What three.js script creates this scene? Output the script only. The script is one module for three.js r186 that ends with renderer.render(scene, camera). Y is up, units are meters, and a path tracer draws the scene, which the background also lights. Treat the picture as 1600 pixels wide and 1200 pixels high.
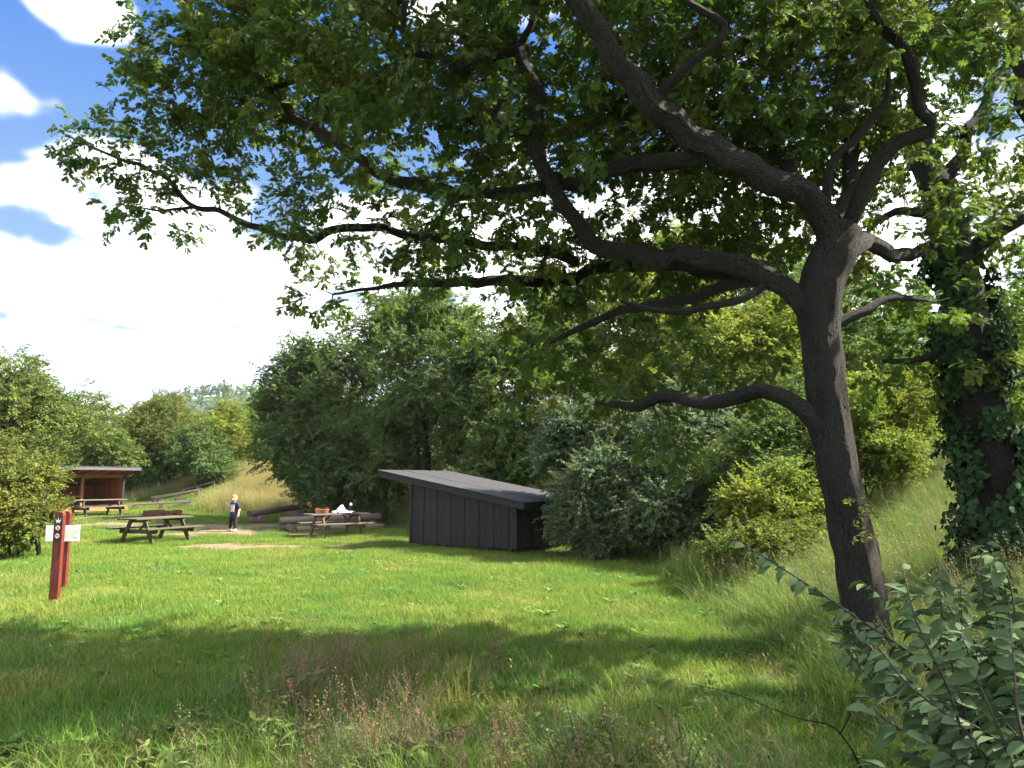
import * as THREE from 'three';
import { createNoise2D, createNoise3D } from 'simplex-noise';
import { mergeGeometries } from 'three/addons/utils/BufferGeometryUtils.js';
import { RoundedBoxGeometry } from 'three/addons/geometries/RoundedBoxGeometry.js';
import { MarchingCubes } from 'three/addons/objects/MarchingCubes.js';

// ------------------------------------------------------------------ basics
function mulberry(a) { return () => { a |= 0; a = a + 0x6D2B79F5 | 0; let t = Math.imul(a ^ a >>> 15, 1 | a); t = t + Math.imul(t ^ t >>> 7, 61 | t) ^ t; return ((t ^ t >>> 14) >>> 0) / 4294967296; }; }
let R = mulberry(7);
const rr = (a, b) => a + (b - a) * R();
const n2 = createNoise2D(mulberry(11)), n3 = createNoise3D(mulberry(12));
const V = (x, y, z) => new THREE.Vector3(x, y, z);
const { clamp, lerp, smoothstep } = THREE.MathUtils;
const fbm2 = (x, y, o = 4) => { let s = 0, a = 0.5; for (let i = 0; i < o; i++) { s += a * n2(x, y); x = x * 2.03 + 7.1; y = y * 2.03 + 3.7; a *= 0.5; } return s; };
const fbm3 = (x, y, z, o = 4) => { let s = 0, a = 0.5; for (let i = 0; i < o; i++) { s += a * n3(x, y, z); x = x * 2.03 + 7.1; y = y * 2.03 + 3.7; z = z * 2.03 + 1.3; a *= 0.5; } return s; };

// ------------------------------------------------------------------ camera, sky, sun, exposure
const scene = new THREE.Scene();
const EYE = 1.64, PITCH = 7.2 * Math.PI / 180, FOV = 53;
const camera = new THREE.PerspectiveCamera(FOV, 4 / 3, 0.1, 3000);
camera.position.set(0, EYE, 0);
camera.rotation.set(PITCH, 0, 0);
const SUN_AZ = 84 * Math.PI / 180, SUN_EL = 46 * Math.PI / 180;      // azimuth from straight ahead towards the right
const sunDir = V(Math.sin(SUN_AZ) * Math.cos(SUN_EL), Math.sin(SUN_EL), -Math.cos(SUN_AZ) * Math.cos(SUN_EL));
const sun = new THREE.DirectionalLight(new THREE.Color().setRGB(1, 0.93, 0.8), 3.6);
sun.position.copy(sunDir).multiplyScalar(120);
sun.castShadow = true;
sun.shadow.mapSize.set(4096, 4096);
Object.assign(sun.shadow.camera, { left: -60, right: 60, top: 60, bottom: -60, near: 1, far: 300 });
scene.add(sun, sun.target);
scene.fog = new THREE.FogExp2(0xcfdcea, 0.00012);
const renderer = new THREE.WebGLRenderer({ antialias: true });
renderer.toneMapping = THREE.LinearToneMapping;
renderer.toneMappingExposure = 6.0;
renderer.shadowMap.enabled = true;

function makeSky() {
  const W = 2048, H = 1024, d = new Float32Array(W * H * 4);
  const bump = (x, c, w) => Math.exp(-(((x - c) / w) ** 2));
  for (let j = 0; j < H; j++) {
    const el = ((j + 0.5) / H - 0.5) * Math.PI, ce = Math.cos(el), y = Math.sin(el);
    for (let i = 0; i < W; i++) {
      const ph = ((i + 0.5) / W - 0.5) * 2 * Math.PI;          // three.js: u = atan2(z, x) / 2pi + 0.5
      const x = Math.cos(ph) * ce, z = Math.sin(ph) * ce, o = (j * W + i) * 4;
      let az = Math.atan2(x, -z) * 180 / Math.PI; const e = Math.max(el * 180 / Math.PI, 0);
      const up = Math.pow(clamp((e - 3) / 30, 0, 1), 0.85);
      let r = lerp(0.1, 0.011, up), g = lerp(0.145, 0.044, up), b = lerp(0.17, 0.145, up);
      const q = 1 / (Math.max(y, 0) + 0.22), px = x * q, pz = z * q;
      let f = fbm3(px * 1.1, 3.3, pz * 1.1, 6) + 0.55 * fbm3(px * 3.3, 8.2, pz * 3.3, 5);
      // cloud cover: a broad bank low in the sky, broken patches above it
      const low = smoothstep(22 - e + 2 * n2(az / 14, 2.2), 0, 3.5);
      let cover = -0.1 + 0.66 * low - (0.8 + 0.5 * n3(px * 1.6, 5.5, pz * 1.6)) * bump(e, 6, 5.5) + 0.34 * bump(az, 70, 60) * bump(e, 35, 50);
      cover -= 0.8 * (1 - low) * bump(az, -26, 14) * bump(e, 27, 5) * (1 - 1.9 * bump(az, -31, 3.6) * bump(e, 29, 2)) + 0.5 * bump(az, -18, 4.5) * bump(e, 19, 5);
      const c = smoothstep(f + cover, -0.12 - 0.2 * bump(e, 4, 8), 0.3 + 0.12 * bump(e, 4, 8));
      const thick = smoothstep(f + cover, 0.1, 0.9);
      const shade = 0.5 - 0.38 * smoothstep(fbm3(px * 2.2 + 9, 1.1, pz * 2.2, 5), -0.15, 0.35) * thick;
      const s = x * sunDir.x + y * sunDir.y + z * sunDir.z, glow = 0.35 * Math.pow(Math.max(s, 0), 6) + 0.6 * Math.pow(Math.max(s, 0), 40);
      r = lerp(r, shade, c) + glow; g = lerp(g, shade * 1.0, c) + glow * 0.97; b = lerp(b, shade * 1.03, c) + glow * 0.9;
      if (el < 0) { const k = smoothstep(-el, 0, 0.08); r = lerp(r, 0.12, k); g = lerp(g, 0.14, k); b = lerp(b, 0.1, k); }
      d[o] = r; d[o + 1] = g; d[o + 2] = b; d[o + 3] = 1;
    }
  }
  const t = new THREE.DataTexture(d, W, H, THREE.RGBAFormat, THREE.FloatType);
  t.mapping = THREE.EquirectangularReflectionMapping; t.magFilter = THREE.LinearFilter; t.needsUpdate = true;
  return t;
}
scene.background = scene.environment = makeSky();

// ------------------------------------------------------------------ helpers
// where a sight line through column u, row v (of the 1600 x 1200 survey picture) stands at a given distance ahead
const FOC = 600 / Math.tan(FOV * Math.PI / 360);
function spot(u, v, ahead) {
  const x = (u - 800) / FOC, y = (600 - v) / FOC, up = y * Math.cos(PITCH) + Math.sin(PITCH), fw = Math.cos(PITCH) - y * Math.sin(PITCH), t = ahead / fw;
  return V(x * t, EYE + up * t, -ahead);
}
const used = {};
function numbered(name) { const k = used[name] = (used[name] ?? -1) + 1; return k ? name + '_' + String(k).padStart(3, '0') : name; }
function tag(o, label, category, group, kind) { if (label) o.userData.label = label; if (category) o.userData.category = category; if (group) o.userData.group = group; if (kind) o.userData.kind = kind; return o; }
function thing(name, label, category, p = V(0, 0, 0), turn = 0, group) {
  const g = new THREE.Group(); g.name = numbered(name); g.position.copy(p); g.rotation.y = turn; tag(g, label, category, group); scene.add(g); return g;
}
function part(name, geo, m, parent) { const o = new THREE.Mesh(geo, m); o.name = name; o.castShadow = o.receiveShadow = true; parent.add(o); return o; }
function box(w, h, d, x = 0, y = 0, z = 0, rx = 0, ry = 0, rz = 0, rad = 0) {
  const g = rad ? new RoundedBoxGeometry(w, h, d, 2, rad) : new THREE.BoxGeometry(w, h, d);
  if (rx) g.rotateX(rx); if (ry) g.rotateY(ry); if (rz) g.rotateZ(rz);
  return g.translate(x, y, z);
}
// bar between two points with a rectangular section
function bar(a, b, w, h, rad = 0.006) {
  const d = b.clone().sub(a), L = d.length(), g = new RoundedBoxGeometry(w, L, h, 1, rad);
  g.applyQuaternion(new THREE.Quaternion().setFromUnitVectors(V(0, 1, 0), d.normalize())); const c = a.clone().add(b).multiplyScalar(0.5);
  return g.translate(c.x, c.y, c.z);
}
function tex(w, h, fn, srgb = true, rep = [1, 1]) {
  const d = new Uint8Array(w * h * 4);
  for (let j = 0; j < h; j++) for (let i = 0; i < w; i++) { const c = fn(i / w, j / h), o = (j * w + i) * 4; for (let k = 0; k < 3; k++) d[o + k] = clamp(Math.round(255 * c[k]), 0, 255); d[o + 3] = 255; }
  const t = new THREE.DataTexture(d, w, h); t.wrapS = t.wrapT = THREE.RepeatWrapping; t.magFilter = THREE.LinearFilter; t.minFilter = THREE.LinearMipmapLinearFilter; t.generateMipmaps = true;
  if (srgb) t.colorSpace = THREE.SRGBColorSpace; t.repeat.set(...rep); t.needsUpdate = true; return t;
}
// noise that repeats over the unit square
const tn = (u, v, fx, fy, s) => { const a = u * 2 * Math.PI, b = v * 2 * Math.PI; return n3(Math.cos(a) * fx + s, Math.sin(a) * fx + Math.cos(b) * fy * 0.97, Math.sin(b) * fy - s); };
const lin = (r, g, b) => new THREE.Color().setRGB(r, g, b);

// ------------------------------------------------------------------ the lie of the land
// foot of the bank, as (x, distance ahead)
const FOOT = [[3.5, -30], [3.3, 0], [3.1, 6], [3.3, 9], [3.3, 13], [4.2, 17], [4.4, 21], [1.5, 25], [-3.5, 28.5], [-8, 32.5], [-12, 36], [-15.5, 38.4], [-19.5, 41], [-23, 47], [-28, 58], [-34, 120]];
function footDist(x, f) {
  let best = 1e9, side = 1;
  for (let i = 0; i + 1 < FOOT.length; i++) {
    const [ax, af] = FOOT[i], [bx, bf] = FOOT[i + 1], dx = bx - ax, df = bf - af, t = clamp(((x - ax) * dx + (f - af) * df) / (dx * dx + df * df), 0, 1);
    const ex = x - ax - t * dx, ef = f - af - t * df, d = ex * ex + ef * ef;
    if (d < best) { best = d; side = dx * ef - df * ex < 0 ? 1 : -1; }
  }
  return Math.sqrt(best) * side;                             // positive beyond the foot, on the bank
}
// the verge on the open side: positive beyond it
const VERGE = [[-9, -30], [-7.2, 4], [-9, 10], [-11.3, 16], [-14.5, 21], [-19.5, 27], [-25, 34], [-29, 44], [-34, 70], [-40, 200]];
function leftOf(x, f) { let i = 0; while (i + 2 < VERGE.length && VERGE[i + 1][1] < f) i++; const [a, b] = [VERGE[i], VERGE[i + 1]]; return lerp(a[0], b[0], clamp((f - a[1]) / (b[1] - a[1]), 0, 1)) - x; }
function H(x, f) {
  const d = footDist(x, f);
  let h = 0.05 * n2(x * 0.23, f * 0.23) + 0.018 * n2(x * 0.9, f * 0.9);
  h += 3.4 * smoothstep(d, -1, 11) * (0.9 + 0.2 * n2(x * 0.07, f * 0.07)) + 0.02 * Math.max(d - 10, 0);
  h -= 0.14 * Math.exp(-(((x + 9) / 5) ** 2 + ((f - 21.5) / 4) ** 2));
  h += 0.2 * smoothstep(f, 26, 36) * smoothstep(-x, 10, 17);
  h += 0.9 * smoothstep(leftOf(x, f), 0, 5) * (1 - smoothstep(f, 22, 30));
  if (f > 90) h += 0.5 * smoothstep(f, 90, 140);
  return h;
}
const at = (x, f, up = 0) => V(x, H(x, f) + up, -f);
// a point on the ground seen in column u at a given distance ahead
const onGround = (u, ahead, up = 0) => at((u - 800) / FOC * ahead / (Math.cos(PITCH) + 0.02), ahead, up);
// worn earth
const BARE = [[-6.6, 20.6, 2.4, 0.8], [-8.2, 21.6, 1.3, 0.8], [-9.4, 26, 2.0, 1.3], [-10.6, 28.5, 2.4, 1.8], [-8.6, 29.5, 1.6, 1.2], [-3.3, 19.3, 1.4, 0.75], [-14.5, 29, 2.4, 1.5], [-17.5, 33.2, 2, 1.2], [0.9, 18.6, 1.1, 0.5], [-4.6, 28.5, 0.45, 1.3], [1.2, 9.1, 0.28, 0.12], [-0.55, 7.9, 0.25, 0.13], [-11.5, 25.2, 1.2, 0.5], [-6.5, 25, 1.1, 0.6]];
function bare(x, f) {
  let m = 0; const w = 0.55 * fbm2(x * 1.1, f * 1.1, 4);
  for (const [bx, bf, rx, rf] of BARE) m = Math.max(m, 1 - smoothstep(Math.hypot((x - bx) / rx, (f - bf) / rf) + w * 1.6, 0.55, 1.15));
  return m;
}

// ground: one sheet, fine near by, coarse towards the horizon
(function ground() {
  const line = (near, step, far, grow) => { const a = [0]; let x = 0, s = step; while (x < far) { if (x > near) s *= grow; x += s; a.push(x); } return a; };
  const pos = line(26, 0.26, 900, 1.22), xs = [...pos.slice(1).map((v) => -v).reverse(), ...pos], fs = [...line(4, 0.6, 60, 1.3).slice(1).map((v) => -v).reverse(), ...line(46, 0.26, 1200, 1.2)];
  const p = [], c = [], uv = [], idx = [], n = xs.length;
  for (const f of fs) for (const x of xs) {
    p.push(x, H(x, f), -f); uv.push(x / 1.7, f / 1.7);
    const b = bare(x, f), m = 0.5 + 0.5 * fbm2(x * 0.35, f * 0.35, 4), dry = smoothstep(fbm2(x * 0.16 + 4, f * 0.16, 3), 0.0, 0.5);
    const g = [lerp(0.075, 0.11, m) + 0.05 * dry, lerp(0.115, 0.15, m) + 0.02 * dry, 0.022], e = [0.4, 0.29, 0.19];
    for (let k = 0; k < 3; k++) c.push(lerp(g[k], e[k], b));
  }
  for (let j = 0; j + 1 < fs.length; j++) for (let i = 0; i + 1 < n; i++) { const a = j * n + i; idx.push(a, a + 1, a + n, a + 1, a + n + 1, a + n); }
  const g = new THREE.BufferGeometry();
  g.setAttribute('position', new THREE.Float32BufferAttribute(p, 3)); g.setAttribute('color', new THREE.Float32BufferAttribute(c, 3)); g.setAttribute('uv', new THREE.Float32BufferAttribute(uv, 2)); g.setIndex(idx); g.computeVertexNormals();
  const soil = tex(512, 512, (u, v) => { const s = 0.72 + 0.2 * tn(u, v, 6, 6, 1) + 0.16 * tn(u, v, 19, 19, 5) + 0.14 * (R() - 0.5); return [s, s * 0.98, s * 0.94]; });
  const rough = tex(512, 512, (u, v) => { const s = 0.5 + 0.25 * tn(u, v, 8, 8, 3) + 0.2 * tn(u, v, 24, 24, 8); return [s, s, s]; }, false);
  const o = part('ground', g, new THREE.MeshStandardMaterial({ vertexColors: true, map: soil, bumpMap: rough, bumpScale: 0.03, roughness: 1 }), scene);
  o.userData.kind = 'structure';
})();

// ------------------------------------------------------------------ leaves and sprigs
const OUTLINES = {
  oak: [[0, 0.015], [0.1, 0.03], [0.18, 0.15], [0.25, 0.05], [0.38, 0.27], [0.46, 0.08], [0.6, 0.35], [0.68, 0.11], [0.8, 0.29], [0.88, 0.12], [0.96, 0.13], [1, 0]],
  oval: [[0, 0.01], [0.14, 0.15], [0.34, 0.25], [0.58, 0.24], [0.8, 0.14], [0.92, 0.05], [1, 0]],
  ivy: [[0, 0.12], [0.12, 0.42], [0.38, 0.3], [0.55, 0.34], [0.8, 0.15], [1, 0]],
  slim: [[0, 0.02], [0.35, 0.17], [0.7, 0.12], [1, 0]],
  chip: [[0, 0.06], [0.45, 0.36], [1, 0]],
};
// one leaf lying along +x, face up; fold and droop bend it
function leafData(kind, len, fold, droop, out, M, tint) {
  const o = OUTLINES[kind], base = out.p.length / 3, q = V(0, 0, 0);
  for (const [t, w] of o) for (const s of [-1, 0, 1]) {
    q.set(t * len, (s ? w * len * fold : 0) - droop * t * t * len + 0.012 * len * Math.sin(t * 17) * s, s * w * len).applyMatrix4(M);
    out.p.push(q.x, q.y, q.z); out.c.push(...tint);
  }
  for (let i = 0; i + 1 < o.length; i++) for (const s of [0, 1]) { const a = base + i * 3 + s, b = a + 3; out.i.push(a, b, a + 1, a + 1, b, b + 1); }
}
function toGeometry(out) {
  const g = new THREE.BufferGeometry(); g.setAttribute('position', new THREE.Float32BufferAttribute(out.p, 3)); g.setAttribute('color', new THREE.Float32BufferAttribute(out.c, 3)); g.setIndex(out.i); g.computeVertexNormals(); return g;
}
const EU = new THREE.Euler(), MM = new THREE.Matrix4(), QQ = new THREE.Quaternion();
const mat = (x, y, z, rx, ry, rz, s = 1) => new THREE.Matrix4().compose(V(x, y, z), new THREE.Quaternion().setFromEuler(EU.set(rx, ry, rz, 'YZX')), V(s, s, s));
const tintOf = (v = 0.22) => { const k = rr(1 - v, 1 + v), y = rr(-0.12, 0.16); return [k * (1 + y), k, k * (1 - y * 0.5)]; };
// a sprig grows along +x from the origin
function sprig(kind, n, len, leaf, spread, stem = [0.55, 0.42, 0.3]) {
  const out = { p: [], c: [], i: [] };
  for (let k = 0; k < n; k++) {
    const t = kind === 'oak' ? 1 - 0.75 * Math.pow(k / n, 1.4) : (k + 0.6) / n, yaw = (k % 2 ? 1 : -1) * rr(0.3, 1.25) * spread * (t > 0.92 ? 0.5 : 1);
    const L = leaf * rr(0.7, 1.15) * (kind === 'oak' ? 1 : 1 - 0.3 * Math.abs(t - 0.5));
    leafData(kind, L, rr(0.1, 0.45), rr(0.05, 0.4), out, mat(t * len, rr(-0.06, 0.06) * len, rr(-0.05, 0.05) * len, rr(-0.9, 0.9), yaw, rr(-0.7, 0.45)), tintOf());
  }
  const b = out.p.length / 3, w = Math.max(0.0022, len * 0.008);                 // the twig itself: a thin three-sided rod
  for (const t of [0, 1]) for (let s = 0; s < 3; s++) { out.p.push(t * len, Math.cos(s * 2.1) * w * (1 - 0.5 * t), Math.sin(s * 2.1) * w * (1 - 0.5 * t)); out.c.push(...stem); }
  for (let s = 0; s < 3; s++) { const e = (s + 1) % 3; out.i.push(b + s, b + e, b + 3 + s, b + e, b + 3 + e, b + 3 + s); }
  return toGeometry(out);
}
const SPRIGS = {
  oak: [0, 1, 2, 3].map(() => sprig('oak', 14, 0.23, 0.088, 1.15)),
  leafy: [0, 1, 2].map(() => sprig('oval', 14, 0.42, 0.1, 1.1)),
  small: [0, 1, 2].map(() => sprig('chip', 26, 0.5, 0.075, 1.15)),
  slim: [0, 1, 2].map(() => sprig('slim', 24, 0.5, 0.09, 0.9)),
  far: [0, 1].map(() => sprig('chip', 30, 1.3, 0.34, 1.3)),
};
const leafMat = (r, g, b, tr = 0.4, rough = 0.92) => new THREE.MeshPhysicalMaterial({ color: lin(r, g, b), vertexColors: true, side: THREE.DoubleSide, roughness: rough, transmission: tr, thickness: 0, specularIntensity: 0.3 });
const instanced = (name, geo, m, mats, cols, parent, label) => {
  const o = new THREE.InstancedMesh(geo, m, mats.length); o.name = name; o.castShadow = o.receiveShadow = true;
  const c = new THREE.Color();
  mats.forEach((x, i) => { o.setMatrixAt(i, x); o.setColorAt(i, c.setRGB(...cols[i])); });
  o.userData.kind = 'stuff'; parent.add(o); return o;
};

// ------------------------------------------------------------------ wood
const barkTex = tex(512, 512, (u, v) => {
  const w = tn(u, v, 2, 1.2, 3) * 0.35, ridge = Math.abs(tn(u + w * 0.05, v, 9, 1.4, 1)), fine = tn(u, v, 26, 9, 6), lich = smoothstep(tn(u, v, 5, 4, 9), 0.35, 0.7), k = 0.06 + 0.85 * smoothstep(ridge, 0.0, 0.4) + 0.1 * fine + 0.5 * smoothstep(tn(u, v, 20, 11, 13), 0.4, 0.7) + 0.1 * (R() - 0.5);
  return [k * (0.98 - 0.1 * lich) + 0.06 * lich, k * (0.93 + 0.06 * lich) + 0.13 * lich, k * (0.86 - 0.02 * lich) + 0.04 * lich];
});
const barkBump = tex(512, 512, (u, v) => { const w = tn(u, v, 2, 1.2, 3) * 0.35, s = smoothstep(Math.abs(tn(u + w * 0.05, v, 9, 1.4, 1)), 0.02, 0.45) * 0.8 + 0.12 * tn(u, v, 26, 9, 6) + 0.1; return [s, s, s]; }, false);
const barkMat = new THREE.MeshStandardMaterial({ color: lin(0.055, 0.048, 0.037), map: barkTex, bumpMap: barkBump, bumpScale: 0.07, roughness: 0.95 });
const barkThin = new THREE.MeshStandardMaterial({ color: lin(0.065, 0.055, 0.044), map: barkTex, roughness: 0.95 });

// a tapering limb through points [Vector3, radius]
function limbGeo(pts, sway, rad, lump = 0.06, step = 0.09) {
  const cv = new THREE.CatmullRomCurve3(pts.map((q) => q[0]), false, 'centripetal'), L = cv.getLength(), n = Math.max(3, Math.min(160, Math.round(L / step)));
  const fr = cv.computeFrenetFrames(n, false), P = [], N = [], U = [], I = [], c = V(0, 0, 0), d = V(0, 0, 0);
  const R0 = pts[0][1];
  for (let i = 0; i <= n; i++) {
    const t = i / n; cv.getPointAt(t, c); const wv = Math.min(1, t * 6) * Math.min(1, (1 - t) * 6) * (sway ?? 0.35); const u = cv.getUtoTmapping(t) * (pts.length - 1), k = Math.min(Math.floor(u), pts.length - 2), r = lerp(pts[k][1], pts[k + 1][1], u - k);
    c.set(c.x + wv * Math.max(r, 0.03) * n3(c.x * 1.9, c.y * 1.9, c.z * 1.9 + 40), c.y + wv * Math.max(r, 0.03) * n3(c.x * 1.9 + 20, c.y * 1.9, c.z * 1.9), c.z);
    for (let j = 0; j <= rad; j++) {
      const a = j / rad * 2 * Math.PI; d.copy(fr.normals[i]).multiplyScalar(Math.cos(a)).addScaledVector(fr.binormals[i], Math.sin(a));
      const q = j === rad ? 0 : a, e = 1 + lump * (n3(Math.cos(q) * 1.6 + c.x * 1.1, Math.sin(q) * 1.6 + c.y * 1.1, c.z * 1.1) * 1.4 + n3(Math.cos(q) * 4 + c.x, Math.sin(q) * 4 + c.y * 3, c.z * 3) * 0.6);
      P.push(c.x + d.x * r * e, c.y + d.y * r * e, c.z + d.z * r * e); N.push(d.x, d.y, d.z); U.push(j / rad * Math.max(1, Math.round(R0 * 2 * Math.PI / 0.6)), t * L / 0.75);
    }
  }
  for (let i = 0; i < n; i++) for (let j = 0; j < rad; j++) { const a = i * (rad + 1) + j, b = a + rad + 1; I.push(a, b, a + 1, b, b + 1, a + 1); }
  const e = P.length / 3, w = rad + 1; cv.getPointAt(1, c); P.push(c.x, c.y, c.z); const dd = fr.tangents[n]; N.push(dd.x, dd.y, dd.z); U.push(0, 0);
  for (let j = 0; j < rad; j++) I.push(n * w + j, e, n * w + j + 1);
  const g = new THREE.BufferGeometry(); g.setAttribute('position', new THREE.Float32BufferAttribute(P, 3)); g.setAttribute('normal', new THREE.Float32BufferAttribute(N, 3)); g.setAttribute('uv', new THREE.Float32BufferAttribute(U, 2)); g.setIndex(I);
  if (rad > 6) g.computeVertexNormals();
  return g;
}
// thin twigs: three-sided rods joined into one geometry
class Twigs {
  constructor() { this.p = []; this.n = []; this.u = []; this.i = []; }
  add(pts, r0, r1) {
    const S = 4, X = V(0, 0, 0), Y = V(0, 0, 0), T = V(0, 0, 0), b0 = this.p.length / 3;
    pts.forEach((q, k) => {
      T.copy(pts[Math.min(k + 1, pts.length - 1)]).sub(pts[Math.max(k - 1, 0)]).normalize(); X.set(T.y, -T.x, 0.3).cross(T).normalize(); Y.crossVectors(T, X);
      const r = lerp(r0, r1, k / (pts.length - 1));
      for (let s = 0; s < S; s++) { const a = s / S * 2 * Math.PI, cx = Math.cos(a), cy = Math.sin(a), dx = X.x * cx + Y.x * cy, dy = X.y * cx + Y.y * cy, dz = X.z * cx + Y.z * cy; this.p.push(q.x + dx * r, q.y + dy * r, q.z + dz * r); this.n.push(dx, dy, dz); this.u.push(s / S, k * 0.3); }
    });
    for (let k = 0; k + 1 < pts.length; k++) for (let s = 0; s < S; s++) { const a = b0 + k * S + s, b = b0 + k * S + (s + 1) % S; this.i.push(a, b, a + S, b, b + S, a + S); }
  }
  geometry() { const g = new THREE.BufferGeometry(); g.setAttribute('position', new THREE.Float32BufferAttribute(this.p, 3)); g.setAttribute('normal', new THREE.Float32BufferAttribute(this.n, 3)); g.setAttribute('uv', new THREE.Float32BufferAttribute(this.u, 2)); g.setIndex(this.i); return g; }
}
const inBall = (c, r, shell = 0) => { let p; do p = V(rr(-1, 1), rr(-1, 1), rr(-1, 1)); while (p.lengthSq() > 1 || p.length() < shell); return p.multiplyScalar(r).add(c); };

// Puts twigs and sprigs on a skeleton. nodes: [{p, r}] to grow from; aims: points that the foliage reaches for.
function grow(nodes, aims, opt) {
  const tw = new Twigs(), mats = SPRIGS[opt.kind].map(() => []), cols = SPRIGS[opt.kind].map(() => []);
  const X = new Float32Array((nodes.length + aims.length * 5) * 3); let n = 0; const Rn = [];
  const push = (p, r) => { X[n * 3] = p.x; X[n * 3 + 1] = p.y; X[n * 3 + 2] = p.z; Rn[n] = r; n++; };
  nodes.forEach((q) => push(q.p, q.r));
  const near = (p) => { let b = 1e9, k = 0; for (let i = 0; i < n; i++) { const dx = X[i * 3] - p.x, dy = X[i * 3 + 1] - p.y, dz = X[i * 3 + 2] - p.z, d = dx * dx + dy * dy * 1.2 + dz * dz; if (d < b) { b = d; k = i; } } return [k, Math.sqrt(b)]; };
  aims = aims.map((p) => [near(p)[1], p]).sort((a, b) => a[0] - b[0]).map((q) => q[1]);
  const rot = new THREE.Matrix4(), sc = new THREE.Matrix4();
  const put = (p, dir, tone) => {
    const v = Math.floor(R() * mats.length), yaw = Math.atan2(-dir.z, dir.x) + rr(-0.9, 0.9), pit = clamp(Math.asin(clamp(dir.y, -1, 1)) * 0.6 + rr(-0.7, 0.5) + (opt.lift ?? 0), -1.3, 1.4), s = rr(0.75, 1.25) * opt.size;
    mats[v].push(mat(p.x, p.y, p.z, rr(-0.7, 0.7), yaw, pit, s)); const k = rr(0.82, 1.18) * tone[0]; cols[v].push([k * tone[1], k, k * tone[2]]);
  };
  for (const a of aims) {
    const [k, d] = near(a), s = V(X[k * 3], X[k * 3 + 1], X[k * 3 + 2]), dir = a.clone().sub(s).normalize(), w = Math.min(0.28 * d, 0.3), path = [s];
    const r0 = Math.min(Rn[k] * 0.7, clamp(0.006 + d * 0.011, 0.005, 0.05) * (opt.twig ?? 1)), m = Math.min(4, Math.max(2, Math.ceil(d / 0.3)));
    for (let i = 1; i <= m; i++) { const t = i / m, q = s.clone().lerp(a, t); if (i < m) q.add(V(rr(-w, w), rr(-w * 0.4, w) + 0.1 * d * Math.sin(t * 3), rr(-w, w)).multiplyScalar(0.7)); path.push(q); push(q, lerp(r0, r0 * 0.5, t)); }
    tw.add(path, r0, r0 * 0.4);
    const g = fbm3(a.x * 0.5, a.y * 0.5, a.z * 0.5, 2), tone = [1 + 0.25 * g, 1 + 0.18 * n3(a.x * 0.8, a.y * 0.8, a.z * 0.8 + 5), 1];
    if (opt.turned && R() < opt.turned) { tone[1] *= 1.4; tone[0] *= 1.25; }
    for (let i = 0; i < opt.per; i++) { const t = Math.pow(R(), 0.6), q = path[path.length - 2].clone().lerp(a, t); put(q.add(inBall(V(0, 0, 0), opt.fuzz)), dir.clone().add(inBall(V(0, 0, 0), 0.9)).normalize(), tone); }
  }
  return { twigs: tw.geometry(), mats, cols };
}
const nodesOf = (pts, r0 = 0, step = 0.18) => { const cv = new THREE.CatmullRomCurve3(pts.map((q) => q[0]), false, 'centripetal'), n = Math.max(2, Math.round(cv.getLength() / step)), o = []; for (let i = 0; i <= n; i++) { const t = i / n; if (t >= r0) o.push({ p: cv.getPointAt(t), r: lerp(pts[0][1], pts[pts.length - 1][1], t) }); } return o; };

// ------------------------------------------------------------------ the two old oaks
const oakLeaf = leafMat(0.09, 0.15, 0.02, 0.55);
function oak(label, base, trunk, limbs, blobs, aimsPer, opt) {
  const t = thing('oak_tree', label, 'tree', base, 0, 'old oaks on the bank');
  const loc = (q) => q.clone().sub(base), shift = new THREE.Matrix4().makeTranslation(-base.x, -base.y, -base.z);
  const tp = trunk.map(([u, v, f, r]) => [spot(u, v, f), r * 0.86]);
  tp[0][0].y = Math.min(tp[0][0].y, base.y - 0.15);
  part('trunk', limbGeo(tp, 0.04, 24, 0.1, 0.05).applyMatrix4(shift), barkMat, t);
  let nodes = nodesOf(tp, 0.8);
  for (const l of limbs) {
    const lp = l.map(([u, v, f, r]) => [spot(u, v, f), r > 0.05 ? 0.05 + (r - 0.05) * 0.62 : r]); nodes = nodes.concat(nodesOf(lp, 0.2));
    part('limb', limbGeo(lp, 0.75, lp[0][1] > 0.06 ? 14 : 8, 0.17).applyMatrix4(shift), barkMat, t);
  }
  const aims = [];
  for (const [u, v, f, r, k = 1] of blobs) { const c = spot(u, v, f), m = Math.round(aimsPer * r * r * r * k + 2); for (let i = 0; i < m; i++) { const q = inBall(c, 1, 0); q.sub(c).multiply(V(r, r * 0.72, r)).add(c); if (fbm3(q.x * 0.9, q.y * 1.2, q.z * 0.9, 3) > -0.26) aims.push(q); } }
  const g = grow(nodes, aims, { kind: 'oak', size: 1, per: 6, fuzz: 0.2, ...opt });
  part('twigs', g.twigs.applyMatrix4(shift), barkThin, t).userData.kind = 'stuff';
  g.mats.forEach((m, i) => instanced('leaves', SPRIGS.oak[i], oakLeaf, m.map((x) => x.premultiply(shift)), g.cols[i], t));
  return t;
}
const OAK_BASE = V(spot(1366, 1070, 6.2).x, H(spot(1366, 1070, 6.2).x, 6.2), -6.2);
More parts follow.
